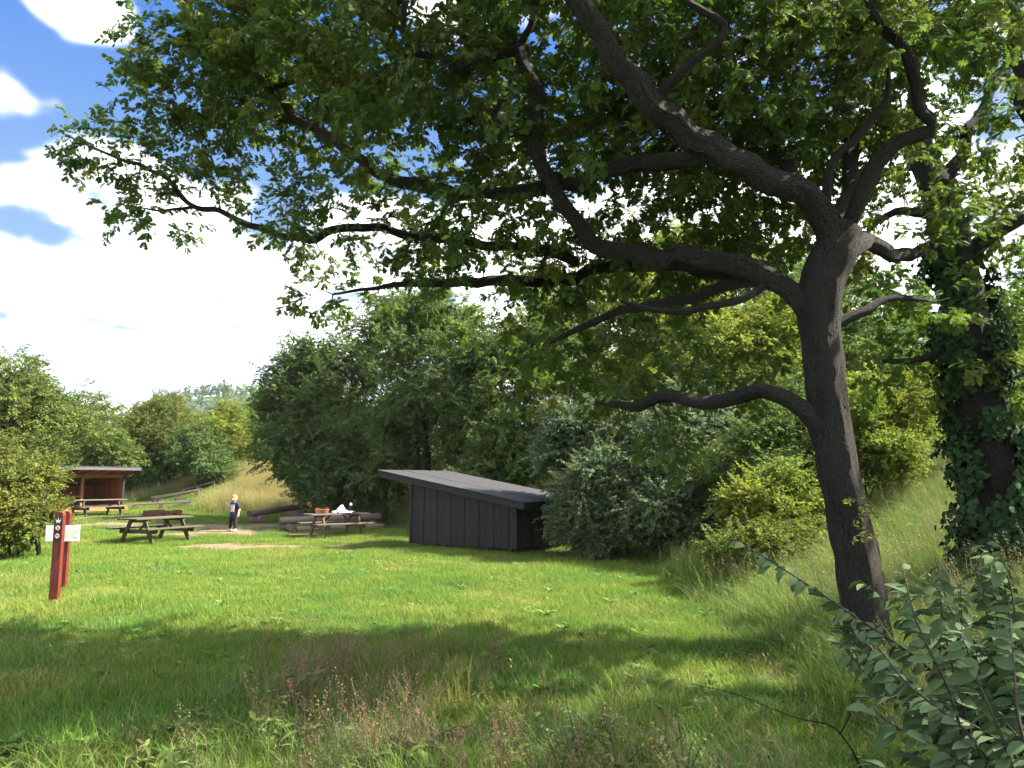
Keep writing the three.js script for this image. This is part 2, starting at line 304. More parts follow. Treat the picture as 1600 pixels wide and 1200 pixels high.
oak('large spreading oak with crooked dark limbs reaching over the lawn', OAK_BASE,
  [[1380, 1130, 6.15, 0.31], [1372, 1075, 6.2, 0.25], [1358, 985, 6.2, 0.205], [1342, 880, 6.22, 0.188], [1322, 790, 6.25, 0.184], [1303, 700, 6.3, 0.184], [1290, 600, 6.32, 0.178], [1283, 520, 6.35, 0.185], [1284, 450, 6.35, 0.205], [1305, 395, 6.35, 0.21], [1325, 355, 6.35, 0.15]],
  [
    // the big limb rising over the viewer
    [[1310, 385, 6.35, 0.17], [1262, 311, 6.2, 0.155], [1169, 270, 6.0, 0.145], [1094, 225, 5.9, 0.135], [1040, 190, 5.8, 0.125], [1002, 150, 5.7, 0.12], [961, 82, 5.6, 0.11], [912, 25, 5.5, 0.1], [860, -60, 5.4, 0.085], [780, -180, 5.3, 0.05]],
    // long level limb to the side, forking at its end
    [[1120, 240, 5.95, 0.075], [1060, 250, 6.3, 0.085], [969, 262, 6.8, 0.083], [894, 285, 7.1, 0.08], [800, 304, 7.4, 0.077], [725, 304, 7.6, 0.072], [650, 292, 7.8, 0.07], [594, 277, 8.0, 0.064], [556, 244, 8.1, 0.06], [517, 217, 8.3, 0.056], [472, 189, 8.5, 0.052], [423, 140, 8.7, 0.045], [377, 108, 8.8, 0.037], [340, 80, 8.9, 0.022]],
    [[472, 189, 8.5, 0.04], [412, 182, 8.7, 0.036], [384, 161, 8.8, 0.03], [321, 101, 9.1, 0.022], [270, 80, 9.3, 0.012]],
    [[426, 138, 8.7, 0.034], [472, 119, 8.5, 0.034], [520, 84, 8.3, 0.03], [580, 52, 8, 0.028], [640, 20, 7.8, 0.02]],
    // lower big limb crossing behind, then climbing
    [[1275, 500, 6.35, 0.13], [1235, 458, 6.4, 0.125], [1180, 425, 6.55, 0.12], [1100, 405, 6.8, 0.115], [1020, 400, 7, 0.105], [950, 386, 7.1, 0.095], [894, 330, 7.0, 0.09], [860, 278, 6.9, 0.082], [838, 225, 6.8, 0.075], [845, 169, 6.75, 0.065], [819, 105, 6.7, 0.055], [811, 71, 6.7, 0.05]],
    [[815, 75, 6.7, 0.045], [762, 94, 6.8, 0.043], [717, 112, 6.9, 0.036], [700, 95, 7, 0.03], [645, 80, 7.1, 0.032], [631, 50, 7.1, 0.03], [632, -10, 7.1, 0.026], [610, -90, 7.1, 0.016]],
    [[811, 75, 6.7, 0.035], [830, 37, 6.6, 0.03], [838, -30, 6.5, 0.024], [820, -120, 6.4, 0.015]],
    [[842, 212, 6.8, 0.045], [800, 195, 6.7, 0.04], [768, 186, 6.65, 0.036], [785, 155, 6.6, 0.028]],
    // limbs lower down to the side
    [[1200, 435, 6.5, 0.075], [1110, 420, 7.2, 0.08], [1000, 412, 7.8, 0.078], [931, 425, 8.1, 0.07], [800, 442, 8.5, 0.062], [725, 439, 8.7, 0.055], [612, 446, 9, 0.03], [520, 460, 9.2, 0.014]],
    [[900, 410, 7.9, 0.06], [856, 392, 8.0, 0.06], [770, 385, 8.3, 0.055], [690, 372, 8.5, 0.055], [601, 360, 8.8, 0.058], [517, 360, 9.0, 0.055], [482, 374, 9.1, 0.05], [430, 364, 9.2, 0.046], [381, 350, 9.3, 0.04], [346, 329, 9.4, 0.036], [304, 322, 9.5, 0.034], [262, 280, 9.6, 0.03], [220, 259, 9.7, 0.026], [167, 241, 9.8, 0.02], [97, 208, 10, 0.009]],
    [[304, 322, 9.5, 0.02], [260, 330, 9.6, 0.016], [200, 320, 9.8, 0.008]],
    [[1190, 440, 6.55, 0.05], [1140, 445, 6.9, 0.052], [1060, 472, 7.3, 0.05], [1000, 478, 7.6, 0.045], [920, 505, 8, 0.036], [850, 540, 8.4, 0.02]],
    [[1200, 445, 6.5, 0.035], [1156, 466, 6.3, 0.034], [1090, 484, 6.2, 0.03], [1030, 488, 6.1, 0.025], [970, 470, 6, 0.014]],
    [[1285, 690, 6.3, 0.1], [1258, 645, 6.25, 0.094], [1225, 618, 6.25, 0.085], [1190, 612, 6.3, 0.075], [1150, 626, 6.4, 0.07], [1090, 628, 6.5, 0.066], [1040, 624, 6.6, 0.058], [985, 634, 6.7, 0.04], [930, 628, 6.9, 0.018]],
    // limbs on the other side and above
    [[1315, 400, 6.35, 0.1], [1356, 378, 6.6, 0.09], [1400, 395, 7, 0.07], [1460, 380, 7.4, 0.05], [1530, 330, 7.8, 0.03]],
    [[1300, 510, 6.35, 0.045], [1345, 487, 6.4, 0.042], [1400, 466, 6.5, 0.032], [1450, 470, 6.6, 0.016]],
    [[1318, 365, 6.35, 0.09], [1356, 285, 6.2, 0.075], [1405, 225, 6.1, 0.065], [1461, 199, 6.0, 0.055], [1439, 169, 5.95, 0.05], [1431, 124, 5.9, 0.046], [1409, 79, 5.85, 0.04], [1364, 20, 5.8, 0.034], [1330, -60, 5.7, 0.02]],
    [[1290, 330, 6.25, 0.045], [1304, 244, 6.1, 0.036], [1345, 210, 6, 0.032], [1386, 150, 5.95, 0.026], [1388, 100, 5.9, 0.014]],
    [[1090, 222, 5.9, 0.06], [1026, 150, 5.75, 0.05], [1071, 109, 5.6, 0.045], [1112, 75, 5.5, 0.042], [1139, 41, 5.45, 0.038], [1094, 12, 5.4, 0.034], [1040, -20, 5.3, 0.026], [980, -120, 5.2, 0.014]],
    [[1262, 320, 6.22, 0.06], [1235, 270, 6.6, 0.055], [1200, 200, 7.2, 0.05], [1215, 60, 7.6, 0.04], [1190, -80, 7.9, 0.02]],
    [[1312, 380, 6.4, 0.1], [1330, 250, 7, 0.09], [1310, 100, 7.6, 0.075], [1280, -60, 8.2, 0.055], [1240, -220, 8.6, 0.03]],
  ],
  [[315, 135, 9.2, 0.95, 1.6], [165, 250, 9.8, 0.5, 2], [345, 50, 9.1, 1.05, 1.6], [195, 312, 9.6, 0.5, 2], [262, 348, 9.5, 0.36, 2], [310, 235, 9.3, 0.8, 1.5], [400, 110, 9, 1.2, 1.3], [245, 200, 9.5, 0.7, 1.8], [250, 100, 9.3, 0.5, 1.8], [130, 215, 9.9, 0.28, 2], [430, 355, 9.1, 0.6], [475, 150, 8.5, 1.15], [440, 10, 8.5, 1.4], [560, 100, 8.3, 1.4], [560, 310, 8.7, 0.95], [610, 390, 8.8, 0.7], [530, 425, 9.1, 0.5], [490, 470, 9.2, 0.4], [700, 190, 7.8, 1.4], [690, 40, 7.4, 1.6], [790, 350, 8, 1.1], [720, 460, 8.9, 0.75], [640, 490, 9.1, 0.55], [850, 130, 7.3, 1.5], [860, 470, 8.4, 0.85], [790, 540, 8.9, 0.6], [950, 40, 6.8, 1.5], [950, 310, 7.6, 1.2], [1000, 500, 7.8, 0.75], [920, 570, 8.3, 0.7], [1010, 600, 7.6, 0.5], [1080, 170, 7.3, 1.4], [1100, 340, 7.6, 1.0], [1150, 50, 6.6, 1.4], [1200, 220, 7.3, 1.2], [1260, 80, 6.8, 1.4], [1300, 230, 7.6, 1.1], [1370, 120, 6.7, 1.1], [1390, 300, 7.6, 0.8], [1380, 440, 7.2, 0.5], [1350, 20, 6.3, 1.3], [1120, 560, 7.5, 0.55], [1190, 530, 7.6, 0.5], [820, 640, 8.6, 0.45], [1040, 690, 7, 0.3], [1010, 440, 7.9, 0.7], [1140, 400, 8.2, 0.7], [900, 410, 8.3, 0.75], [1190, 350, 7.8, 0.7], [1080, 450, 8.4, 0.6], [960, 640, 6.9, 0.34], [1060, 590, 7, 0.4], [1440, 470, 6.6, 0.4], [1530, 330, 7.8, 0.5], [1460, 380, 7.4, 0.45], [860, 540, 8.4, 0.4],
    // the crown above the picture
    [560, -160, 8, 1.5, 0.7], [800, -160, 7, 1.6, 0.7], [1050, -180, 6.6, 1.5, 0.7], [1300, -150, 7.2, 1.6, 0.7], [650, -320, 7.6, 1.5, 0.6], [1000, -360, 7.2, 1.6, 0.6], [1250, -330, 8.2, 1.5, 0.6], [700, -500, 6, 1.2, 0.5], [1150, -540, 6.5, 1.4, 0.5], [430, -130, 8.6, 1.2, 0.7],
    [500, -700, 4.2, 1.2, 0.4], [900, -700, 4, 1.2, 0.4], [1300, -600, 4.4, 1.2, 0.35], [1500, -420, 5.2, 1.1, 0.35], [1000, -1200, 2.6, 1.2, 0.4], [1500, -1100, 3, 1.2, 0.4], [600, -450, 5.6, 1.2, 0.4]],
  20, { per: 7, turned: 0.05 });

const OAK2 = V(spot(1585, 905, 7.9).x, 0, -7.9); OAK2.y = H(OAK2.x, 7.9);
oak('leaning oak with ivy covered trunk beside the larger oak', OAK2,
  [[1592, 960, 7.9, 0.4], [1580, 860, 7.9, 0.3], [1558, 740, 7.95, 0.26], [1533, 640, 8, 0.245], [1512, 500, 8.1, 0.235], [1492, 400, 8.2, 0.22], [1465, 300, 8.3, 0.19], [1440, 240, 8.4, 0.16], [1420, 180, 8.5, 0.12]],
  [
    [[1430, 215, 8.45, 0.11], [1425, 100, 8.6, 0.09], [1450, -20, 8.8, 0.07], [1470, -160, 9, 0.03]],
    [[1500, 420, 8.15, 0.1], [1545, 375, 8.1, 0.09], [1600, 340, 8.0, 0.075], [1680, 300, 7.9, 0.04]],
    [[1470, 310, 8.3, 0.09], [1520, 200, 8.5, 0.07], [1580, 90, 8.7, 0.055], [1640, -40, 8.9, 0.03]],
    [[1520, 540, 8.05, 0.05], [1440, 560, 8.0, 0.04], [1380, 565, 7.9, 0.02]],
    [[1480, 350, 8.25, 0.07], [1420, 330, 8.7, 0.05], [1350, 350, 9.2, 0.03]],
    [[1660, 300, 7.7, 0.07], [1605, 180, 7.7, 0.075], [1590, 80, 7.7, 0.07], [1578, -60, 7.7, 0.05]],
  ],
  [[1450, 60, 8.6, 1.1], [1560, 40, 8.4, 1.2], [1540, 200, 8.4, 0.95], [1420, 240, 8.6, 0.7], [1590, 330, 7.9, 0.8], [1540, 440, 8, 0.6], [1430, 420, 8.6, 0.6], [1420, 530, 8.2, 0.45], [1590, 520, 7.6, 0.6], [1375, 565, 7.9, 0.35], [1560, 600, 7.5, 0.4], [1400, 590, 8.2, 0.35], [1640, 150, 8, 1.0], [1350, 380, 9.2, 0.6], [1480, -100, 8.8, 1.0], [1620, -100, 8.8, 1.0]],
  13, { per: 7 });

const OAK3 = at(9.6, 4.9);
(function sideOak() {
  const b = OAK3, T = (x, y, f, r) => [V(b.x + x, b.y + y, -(4.9 + f)), r], t = thing('oak_tree', 'tall oak standing on the bank beyond the ivy covered oak', 'tree', b, 0, 'old oaks on the bank'), shift = new THREE.Matrix4().makeTranslation(-b.x, -b.y, -b.z);
  const tp = [T(0, -0.2, 0, 0.36), T(-0.05, 1, 0, 0.27), T(-0.2, 3, 0, 0.24), T(-0.1, 5, -0.1, 0.18), T(0, 7, 0, 0.1)]; part('trunk', limbGeo(tp, 0, 16, 0.07, 0.12).applyMatrix4(shift), barkMat, t);
  let nodes = nodesOf(tp, 0.5); for (const l of [[T(-0.2, 3, 0, 0.12), T(-1.5, 4, 0.4, 0.09), T(-3, 4.8, 0.6, 0.04)], [T(-0.1, 4, 0, 0.11), T(-1, 5, -1.6, 0.08), T(-1.6, 6, -2.8, 0.03)], [T(-0.1, 5, 0, 0.1), T(-1.4, 6.4, 0.8, 0.06), T(-2.4, 7.2, 1, 0.02)]]) { nodes = nodes.concat(nodesOf(l, 0.2)); part('limb', limbGeo(l, 0, 10, 0.1, 0.15).applyMatrix4(shift), barkMat, t); }
  const aims = []; for (const [x, y, f, r] of [[-2.4, 4.6, 0.4, 1.5], [-1.2, 5.5, -1.8, 1.5], [-1.8, 6.6, 0.6, 1.5], [0, 7, 0, 1.6], [-0.4, 5.4, 1.2, 1.5], [-3.2, 5.4, -0.8, 1.2]]) for (let k = 0; k < 8 * r * r * r; k++) { const q = inBall(V(0, 0, 0), r); aims.push(V(b.x + x + q.x, b.y + y + q.y * 0.75, -(4.9 + f) + q.z)); }
  const g = grow(nodes, aims, { kind: 'oak', size: 1.1, per: 7, fuzz: 0.22 }); part('twigs', g.twigs.applyMatrix4(shift), barkThin, t).userData.kind = 'stuff';
  g.mats.forEach((m, i) => instanced('leaves', SPRIGS.oak[i], oakLeaf, m.map((x) => x.premultiply(shift)), g.cols[i], t));
})();

// ------------------------------------------------------------------ other trees and bushes
// blobs: [u, v, ahead, radius in metres, squash]; each is broken into smaller clumps so that the outline stays uneven
function woody(name, label, category, group, base, stems, blobs, o) {
  const t = thing(name, label, category, base, 0, group), shift = new THREE.Matrix4().makeTranslation(-base.x, -base.y, -base.z);
  const aims = [], centres = [];
  for (const [u, v, f, r, sq = 0.85] of blobs) {
    const c = spot(u, v, f); centres.push(c);
    const clumps = Math.round((o.clumps ?? 16) * Math.min(1.6, Math.max(0.5, r / 1.6)));
    for (let k = 0; k < clumps; k++) {
      const d = inBall(V(0, 0, 0), 1, 0.45); d.y = Math.abs(d.y) * 1.15 - 0.15 - (R() < 0.4 ? 0.55 : 0); const e = c.clone().add(V(d.x * r, d.y * r * sq, d.z * r)), s = r * rr(0.22, 0.45);
      const m = Math.round((o.aims ?? 5) * rr(0.6, 1.4)); for (let i = 0; i < m; i++) { const q = inBall(e, s); if (q.y > H(q.x, -q.z) + 0.12) aims.push(q); }
    }
    const inner = Math.round((o.aims ?? 5) * clumps * 0.35); for (let i = 0; i < inner; i++) { const q = inBall(c, r * 0.75); if (q.y > H(q.x, -q.z) + 0.15) aims.push(q); }
    for (let i = 0; i < (o.shoots ?? 5); i++) { const d = inBall(V(0, 0, 0), 1, 0.8); d.y = Math.abs(d.y); aims.push(c.clone().add(V(d.x * r * 0.8, d.y * r * sq * rr(1.05, 1.5), d.z * r * 0.8))); }
  }
  let nodes = [];
  for (let i = 0; i < stems; i++) {
    const c = centres[i % centres.length].clone(), b = base.clone().add(V(rr(-1, 1) * (o.foot ?? 0.15) * (i ? 1 : 0), -0.1, rr(-1, 1) * (o.foot ?? 0.15) * (i ? 1 : 0)));
    b.y = H(b.x, -b.z) - 0.12; c.add(inBall(V(0, 0, 0), 0.3));
    const mid = b.clone().lerp(c, 0.45).add(V(rr(-0.2, 0.2), 0.15, rr(-0.2, 0.2))), r = (o.stem ?? 0.05) * rr(0.7, 1.1), lp = [[b, r], [mid, r * 0.75], [c, r * 0.45], [c.clone().add(V(rr(-0.3, 0.3), 0.7, rr(-0.3, 0.3))), r * 0.2]];
    nodes = nodes.concat(nodesOf(lp, 0.25)); part(i ? 'stem' : 'trunk', limbGeo(lp, 0, 8, 0.12, 0.2).applyMatrix4(shift), barkMat, t);
  }
  const g = grow(nodes, aims, { kind: 'small', size: 1, per: 5, fuzz: 0.25, twig: 0.8, ...o });
  part('twigs', g.twigs.applyMatrix4(shift), barkThin, t).userData.kind = 'stuff';
  g.mats.forEach((m, i) => m.length && instanced('leaves', SPRIGS[o.kind ?? 'small'][i], o.mat, m.map((x) => x.premultiply(shift)), g.cols[i], t));
  return t;
}
const footOf = (u, f) => at(spot(u, 752, f).x, f);
const M = {
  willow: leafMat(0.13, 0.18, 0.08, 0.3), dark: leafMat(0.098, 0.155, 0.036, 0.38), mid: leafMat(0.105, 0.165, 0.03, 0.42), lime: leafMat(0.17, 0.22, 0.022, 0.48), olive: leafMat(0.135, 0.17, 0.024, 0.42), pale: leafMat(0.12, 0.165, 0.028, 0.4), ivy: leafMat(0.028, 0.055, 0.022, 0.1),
};
R = mulberry(21);
// the dark trees behind the black hut
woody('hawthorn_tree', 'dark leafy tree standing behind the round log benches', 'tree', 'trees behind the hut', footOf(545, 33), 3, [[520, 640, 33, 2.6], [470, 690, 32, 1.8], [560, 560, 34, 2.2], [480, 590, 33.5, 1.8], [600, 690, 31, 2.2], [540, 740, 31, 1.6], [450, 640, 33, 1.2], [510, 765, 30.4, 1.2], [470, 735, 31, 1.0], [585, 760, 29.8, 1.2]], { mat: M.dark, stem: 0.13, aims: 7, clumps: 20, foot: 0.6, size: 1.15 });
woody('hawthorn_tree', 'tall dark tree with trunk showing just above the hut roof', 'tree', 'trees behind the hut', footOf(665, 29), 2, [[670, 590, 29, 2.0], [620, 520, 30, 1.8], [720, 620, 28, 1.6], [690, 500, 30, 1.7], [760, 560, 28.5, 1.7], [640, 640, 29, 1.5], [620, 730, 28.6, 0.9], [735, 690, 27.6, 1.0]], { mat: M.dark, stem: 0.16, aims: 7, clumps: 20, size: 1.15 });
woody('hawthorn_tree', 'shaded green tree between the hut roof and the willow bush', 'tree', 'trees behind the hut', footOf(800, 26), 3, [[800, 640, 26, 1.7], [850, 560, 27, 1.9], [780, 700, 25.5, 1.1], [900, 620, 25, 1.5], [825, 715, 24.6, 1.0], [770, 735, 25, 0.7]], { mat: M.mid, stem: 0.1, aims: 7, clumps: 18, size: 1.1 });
// willow bushes right of the hut
woody('willow_bush', 'grey green willow bush overhanging the end of the black hut', 'bush', 'willow bushes at the bank foot', footOf(950, 17.4), 6, [[935, 760, 17.2, 1.05], [930, 820, 16.8, 0.85], [912, 740, 18.3, 0.8], [905, 810, 17.6, 0.5], [985, 800, 16.6, 0.9], [900, 680, 18.5, 0.95], [960, 700, 18, 1.0]], { kind: 'small', mat: M.willow, stem: 0.035, aims: 17, clumps: 30, size: 0.66, foot: 0.7, shoots: 14, fuzz: 0.16 });
woody('willow_bush', 'broad shadowed willow bush below the low oak limb', 'bush', 'willow bushes at the bank foot', footOf(1080, 17), 6, [[1050, 740, 17, 1.2], [1100, 700, 17.5, 1.2], [1040, 810, 16, 0.7], [1130, 770, 16.5, 0.9], [1080, 660, 18, 1.0]], { kind: 'small', mat: M.willow, stem: 0.035, aims: 17, clumps: 28, size: 0.68, foot: 0.7, shoots: 12, fuzz: 0.16 });
woody('elder_sapling', 'bright lime green elder sapling in front of the oak trunk', 'bush', null, footOf(1205, 12.5), 4, [[1200, 780, 12.5, 0.55], [1230, 750, 12.7, 0.4], [1160, 790, 12.4, 0.35], [1210, 830, 12.2, 0.4], [1250, 800, 12.6, 0.35]], { kind: 'leafy', mat: M.lime, stem: 0.018, aims: 6, clumps: 18, size: 0.62, foot: 0.3, per: 3, shoots: 8, fuzz: 0.12 });
// sunny growth on the bank
woody('bramble_bush', 'tangled bramble between the willow bushes and the oak trunk', 'bush', 'brambles on the bank', footOf(1250, 13.2), 5, [[1265, 770, 13.2, 0.7], [1290, 720, 13.6, 0.6], [1240, 720, 14, 0.7], [1225, 680, 14.5, 0.7], [1160, 720, 15, 0.7]], { kind: 'leafy', mat: M.mid, stem: 0.02, aims: 8, clumps: 20, size: 0.66, foot: 0.6, per: 4, shoots: 16, fuzz: 0.14 });
woody('bramble_bush', 'low bramble in the grass in front of the lime green sapling', 'bush', 'brambles on the bank', footOf(1180, 11.3), 5, [[1165, 850, 11.2, 0.34], [1205, 865, 11, 0.3], [1130, 865, 11.6, 0.28], [1240, 850, 11.2, 0.3]], { kind: 'leafy', mat: M.olive, stem: 0.014, aims: 6, clumps: 18, size: 0.5, foot: 0.5, per: 3, shoots: 14, fuzz: 0.1 });
woody('bramble_bush', 'sunlit bramble mound on the slope right of the oak trunk', 'bush', 'brambles on the bank', footOf(1385, 13.5), 5, [[1375, 690, 13.5, 0.7], [1410, 660, 14, 0.7], [1350, 640, 14, 0.7], [1400, 720, 13, 0.4], [1440, 620, 15, 0.7]], { kind: 'leafy', mat: M.lime, stem: 0.02, aims: 8, clumps: 20, size: 0.66, foot: 0.6, per: 4, shoots: 16, fuzz: 0.14 });
woody('hazel_bush', 'sunlit green hazel seen between the two oak trunks', 'bush', 'hazels on the bank', footOf(1380, 17), 5, [[1385, 640, 17, 1.2], [1350, 570, 17.5, 1.1], [1420, 590, 17, 0.9], [1360, 690, 16.5, 0.8], [1430, 650, 16.5, 0.6]], { kind: 'leafy', mat: M.mid, stem: 0.05, aims: 6, clumps: 18, size: 0.95, foot: 0.5, per: 4 });
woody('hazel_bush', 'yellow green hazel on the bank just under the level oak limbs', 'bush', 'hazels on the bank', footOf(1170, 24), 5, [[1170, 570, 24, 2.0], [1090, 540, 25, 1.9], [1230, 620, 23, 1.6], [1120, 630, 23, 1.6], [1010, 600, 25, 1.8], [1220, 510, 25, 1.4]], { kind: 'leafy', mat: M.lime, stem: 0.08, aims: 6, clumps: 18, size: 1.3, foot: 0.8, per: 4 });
woody('hazel_bush', 'tall shaded hazel filling the bank behind the willow bushes', 'bush', 'hazels on the bank', footOf(1210, 19), 5, [[1215, 700, 19, 1.3], [1180, 650, 19.5, 1.2], [1260, 650, 19, 1.2], [1240, 720, 18, 0.9]], { kind: 'leafy', mat: M.mid, stem: 0.06, aims: 6, clumps: 18, size: 1.0, foot: 0.5, per: 4 });
woody('hazel_bush', 'leafy hazel at the picture edge beyond the ivy trunk', 'bush', 'hazels on the bank', footOf(1610, 15), 5, [[1600, 640, 15, 1.1], [1570, 560, 15.5, 1.0], [1640, 500, 16, 1.5], [1600, 720, 14, 0.9]], { kind: 'leafy', mat: M.mid, stem: 0.06, aims: 6, clumps: 16, size: 1.0, foot: 0.5, per: 4 });
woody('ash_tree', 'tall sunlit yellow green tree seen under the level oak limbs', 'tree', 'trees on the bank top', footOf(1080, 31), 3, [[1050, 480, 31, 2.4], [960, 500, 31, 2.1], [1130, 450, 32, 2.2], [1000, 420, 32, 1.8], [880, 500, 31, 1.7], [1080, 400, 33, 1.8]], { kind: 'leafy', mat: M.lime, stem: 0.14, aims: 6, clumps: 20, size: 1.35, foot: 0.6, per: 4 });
woody('ash_tree', 'tall green tree right behind the trunk of the larger oak', 'tree', 'trees on the bank top', footOf(1290, 28), 3, [[1270, 500, 28, 2.0], [1340, 540, 27, 1.6], [1220, 450, 29, 1.8], [1400, 590, 26, 1.4], [1300, 430, 29, 1.4]], { kind: 'leafy', mat: M.mid, stem: 0.14, aims: 6, clumps: 18, size: 1.3, foot: 0.6, per: 4 });
// the hedge on the other side
woody('buckthorn_bush', 'rounded yellow green bush beside the two red posts', 'bush', 'bushes along the open side', footOf(25, 17.5), 6, [[0, 765, 17.5, 1.0], [35, 775, 18, 0.65], [-30, 800, 17, 1.0], [50, 745, 18, 0.4], [-10, 720, 18, 0.7], [20, 815, 17, 0.5], [60, 800, 17.6, 0.35]], { kind: 'leafy', mat: M.olive, stem: 0.04, aims: 8, clumps: 20, size: 0.75, foot: 0.8, turned: 0.04, per: 4, shoots: 8 });
woody('poplar_bush', 'tall sunlit bush with loose upright shoots at the picture edge', 'bush', 'bushes along the open side', footOf(20, 31), 5, [[10, 640, 31, 2.0], [60, 660, 31, 1.7], [-40, 700, 30, 2.0], [40, 720, 30, 1.4], [20, 600, 32, 1.3]], { kind: 'leafy', mat: M.pale, stem: 0.08, aims: 8, clumps: 20, size: 1.15, foot: 0.9, shoots: 26, per: 4 });
woody('poplar_bush', 'grey green bush right behind the open red hut', 'bush', 'bushes along the open side', footOf(120, 43), 5, [[110, 690, 43, 1.9], [150, 700, 42, 1.7], [90, 660, 44, 1.8], [180, 710, 43, 1.3], [130, 640, 45, 1.4]], { kind: 'leafy', mat: M.pale, stem: 0.08, aims: 7, clumps: 18, size: 1.2, foot: 0.9, shoots: 18, per: 4 });
woody('willow_tree', 'loose upright willow with several dark stems beyond the tiered benches', 'tree', 'bushes along the open side', footOf(258, 52), 6, [[255, 670, 52, 2.0], [230, 690, 52, 1.6], [285, 690, 51, 1.6], [258, 645, 53, 1.5]], { kind: 'slim', mat: M.olive, stem: 0.1, aims: 7, clumps: 18, size: 1.3, foot: 0.5, shoots: 18 });
woody('dogwood_bush', 'bright yellow green bush above the dry grass mound', 'bush', 'bushes along the open side', footOf(360, 50), 5, [[365, 680, 50, 1.8], [340, 700, 49, 1.7], [390, 700, 50, 1.4], [355, 655, 51, 1.2]], { kind: 'leafy', mat: M.lime, stem: 0.06, aims: 7, clumps: 18, size: 1.15, foot: 0.8, per: 4 });
woody('dogwood_bush', 'dark green low bush behind the uppermost tier bench', 'bush', 'bushes along the open side', footOf(315, 47), 5, [[310, 715, 47, 1.4], [335, 725, 46, 1.1], [295, 700, 48, 1.2], [320, 690, 48, 1.3]], { kind: 'leafy', mat: M.dark, stem: 0.06, aims: 7, clumps: 16, size: 1.1, foot: 0.6, per: 4 });

// far wood and the hill behind it
(function farWood() {
  R = mulberry(33);
  const mats = [[], []], cols = [[], []];
  const crown = (x, f, r, h, tone) => { const y = H(x, f); for (let k = 0; k < 46; k++) { const d = inBall(V(0, 0, 0), 1, 0.5), q = V(x + d.x * r, y + h * 0.55 + d.y * h * 0.5, -f + d.z * r), v = k % 2; mats[v].push(mat(q.x, q.y, q.z, rr(-0.7, 0.7), rr(0, 6.3), rr(-0.6, 0.9), rr(0.8, 1.4) * r * 0.42)); const s = rr(0.8, 1.2); cols[v].push([tone[0] * s, tone[1] * s, tone[2] * s]); } };
  for (let u = -120; u < 560; u += 9) { const f = rr(66, 110), x = spot(u, 752, f).x; crown(x, f, rr(2, 3.4), (rr(6.5, 8.5) + 1.5 * n2(u / 60, 1)) * f / 95 * 1.12, [rr(0.8, 1.3), rr(0.9, 1.1), 1]); }
  for (let u = -140; u < 400; u += 16) { const f = rr(52, 62), x = spot(u, 752, f).x; crown(x, f, rr(1.6, 2.4), rr(3, 4.6), [rr(0.8, 1.3), rr(0.9, 1.15), 1]); }
  for (let u = 960; u < 1700; u += 14) { const f = rr(40, 60), x = spot(u, 752, f).x; crown(x, f, rr(2, 3), rr(6, 9), [rr(0.8, 1.2), rr(0.9, 1.15), 1]); }
  const far = thing('distant_wood', 'far tree line along the horizon behind the bushes', 'wood'); far.userData.kind = 'stuff';
  mats.forEach((m, i) => instanced('crowns', SPRIGS.far[i], M.mid, m, cols[i], far));
  // wooded hill
  const hp = new THREE.PlaneGeometry(560, 260, 90, 40); hp.rotateX(-Math.PI / 2); const p = hp.attributes.position;
  for (let i = 0; i < p.count; i++) { const x = p.getX(i), z = p.getZ(i), k = Math.exp(-(((x - 40) / 150) ** 2) - (z / 80) ** 2); p.setY(i, 66 * k + 3 * fbm2(x * 0.03, z * 0.03, 3) * k - 2); }
  hp.computeVertexNormals(); hp.translate(-235, 0, -560);
  const hill = part('hill', hp, new THREE.MeshStandardMaterial({ color: lin(0.05, 0.08, 0.03), roughness: 1 }), scene); hill.userData.kind = 'structure';
  const hm = [[], []], hc = [[], []];
  for (let k = 0; k < 5200; k++) { const i = Math.floor(R() * p.count), y = p.getY(i); if (y < 3) continue; const v = k % 2; hm[v].push(mat(p.getX(i) + rr(-4, 4), y + rr(0, 6), p.getZ(i) + rr(-4, 4), rr(-0.6, 0.6), rr(0, 6.3), rr(-0.3, 1.2), rr(4, 6.5))); const s = rr(0.75, 1.2); hc[v].push([s * rr(0.8, 1.1), s, s]); }
  const hw = thing('hill_wood', 'dark wood covering the low hill on the horizon', 'wood'); hw.userData.kind = 'stuff';
  hm.forEach((m, i) => instanced('crowns', SPRIGS.far[i], M.dark, m, hc[i], hw));
})();

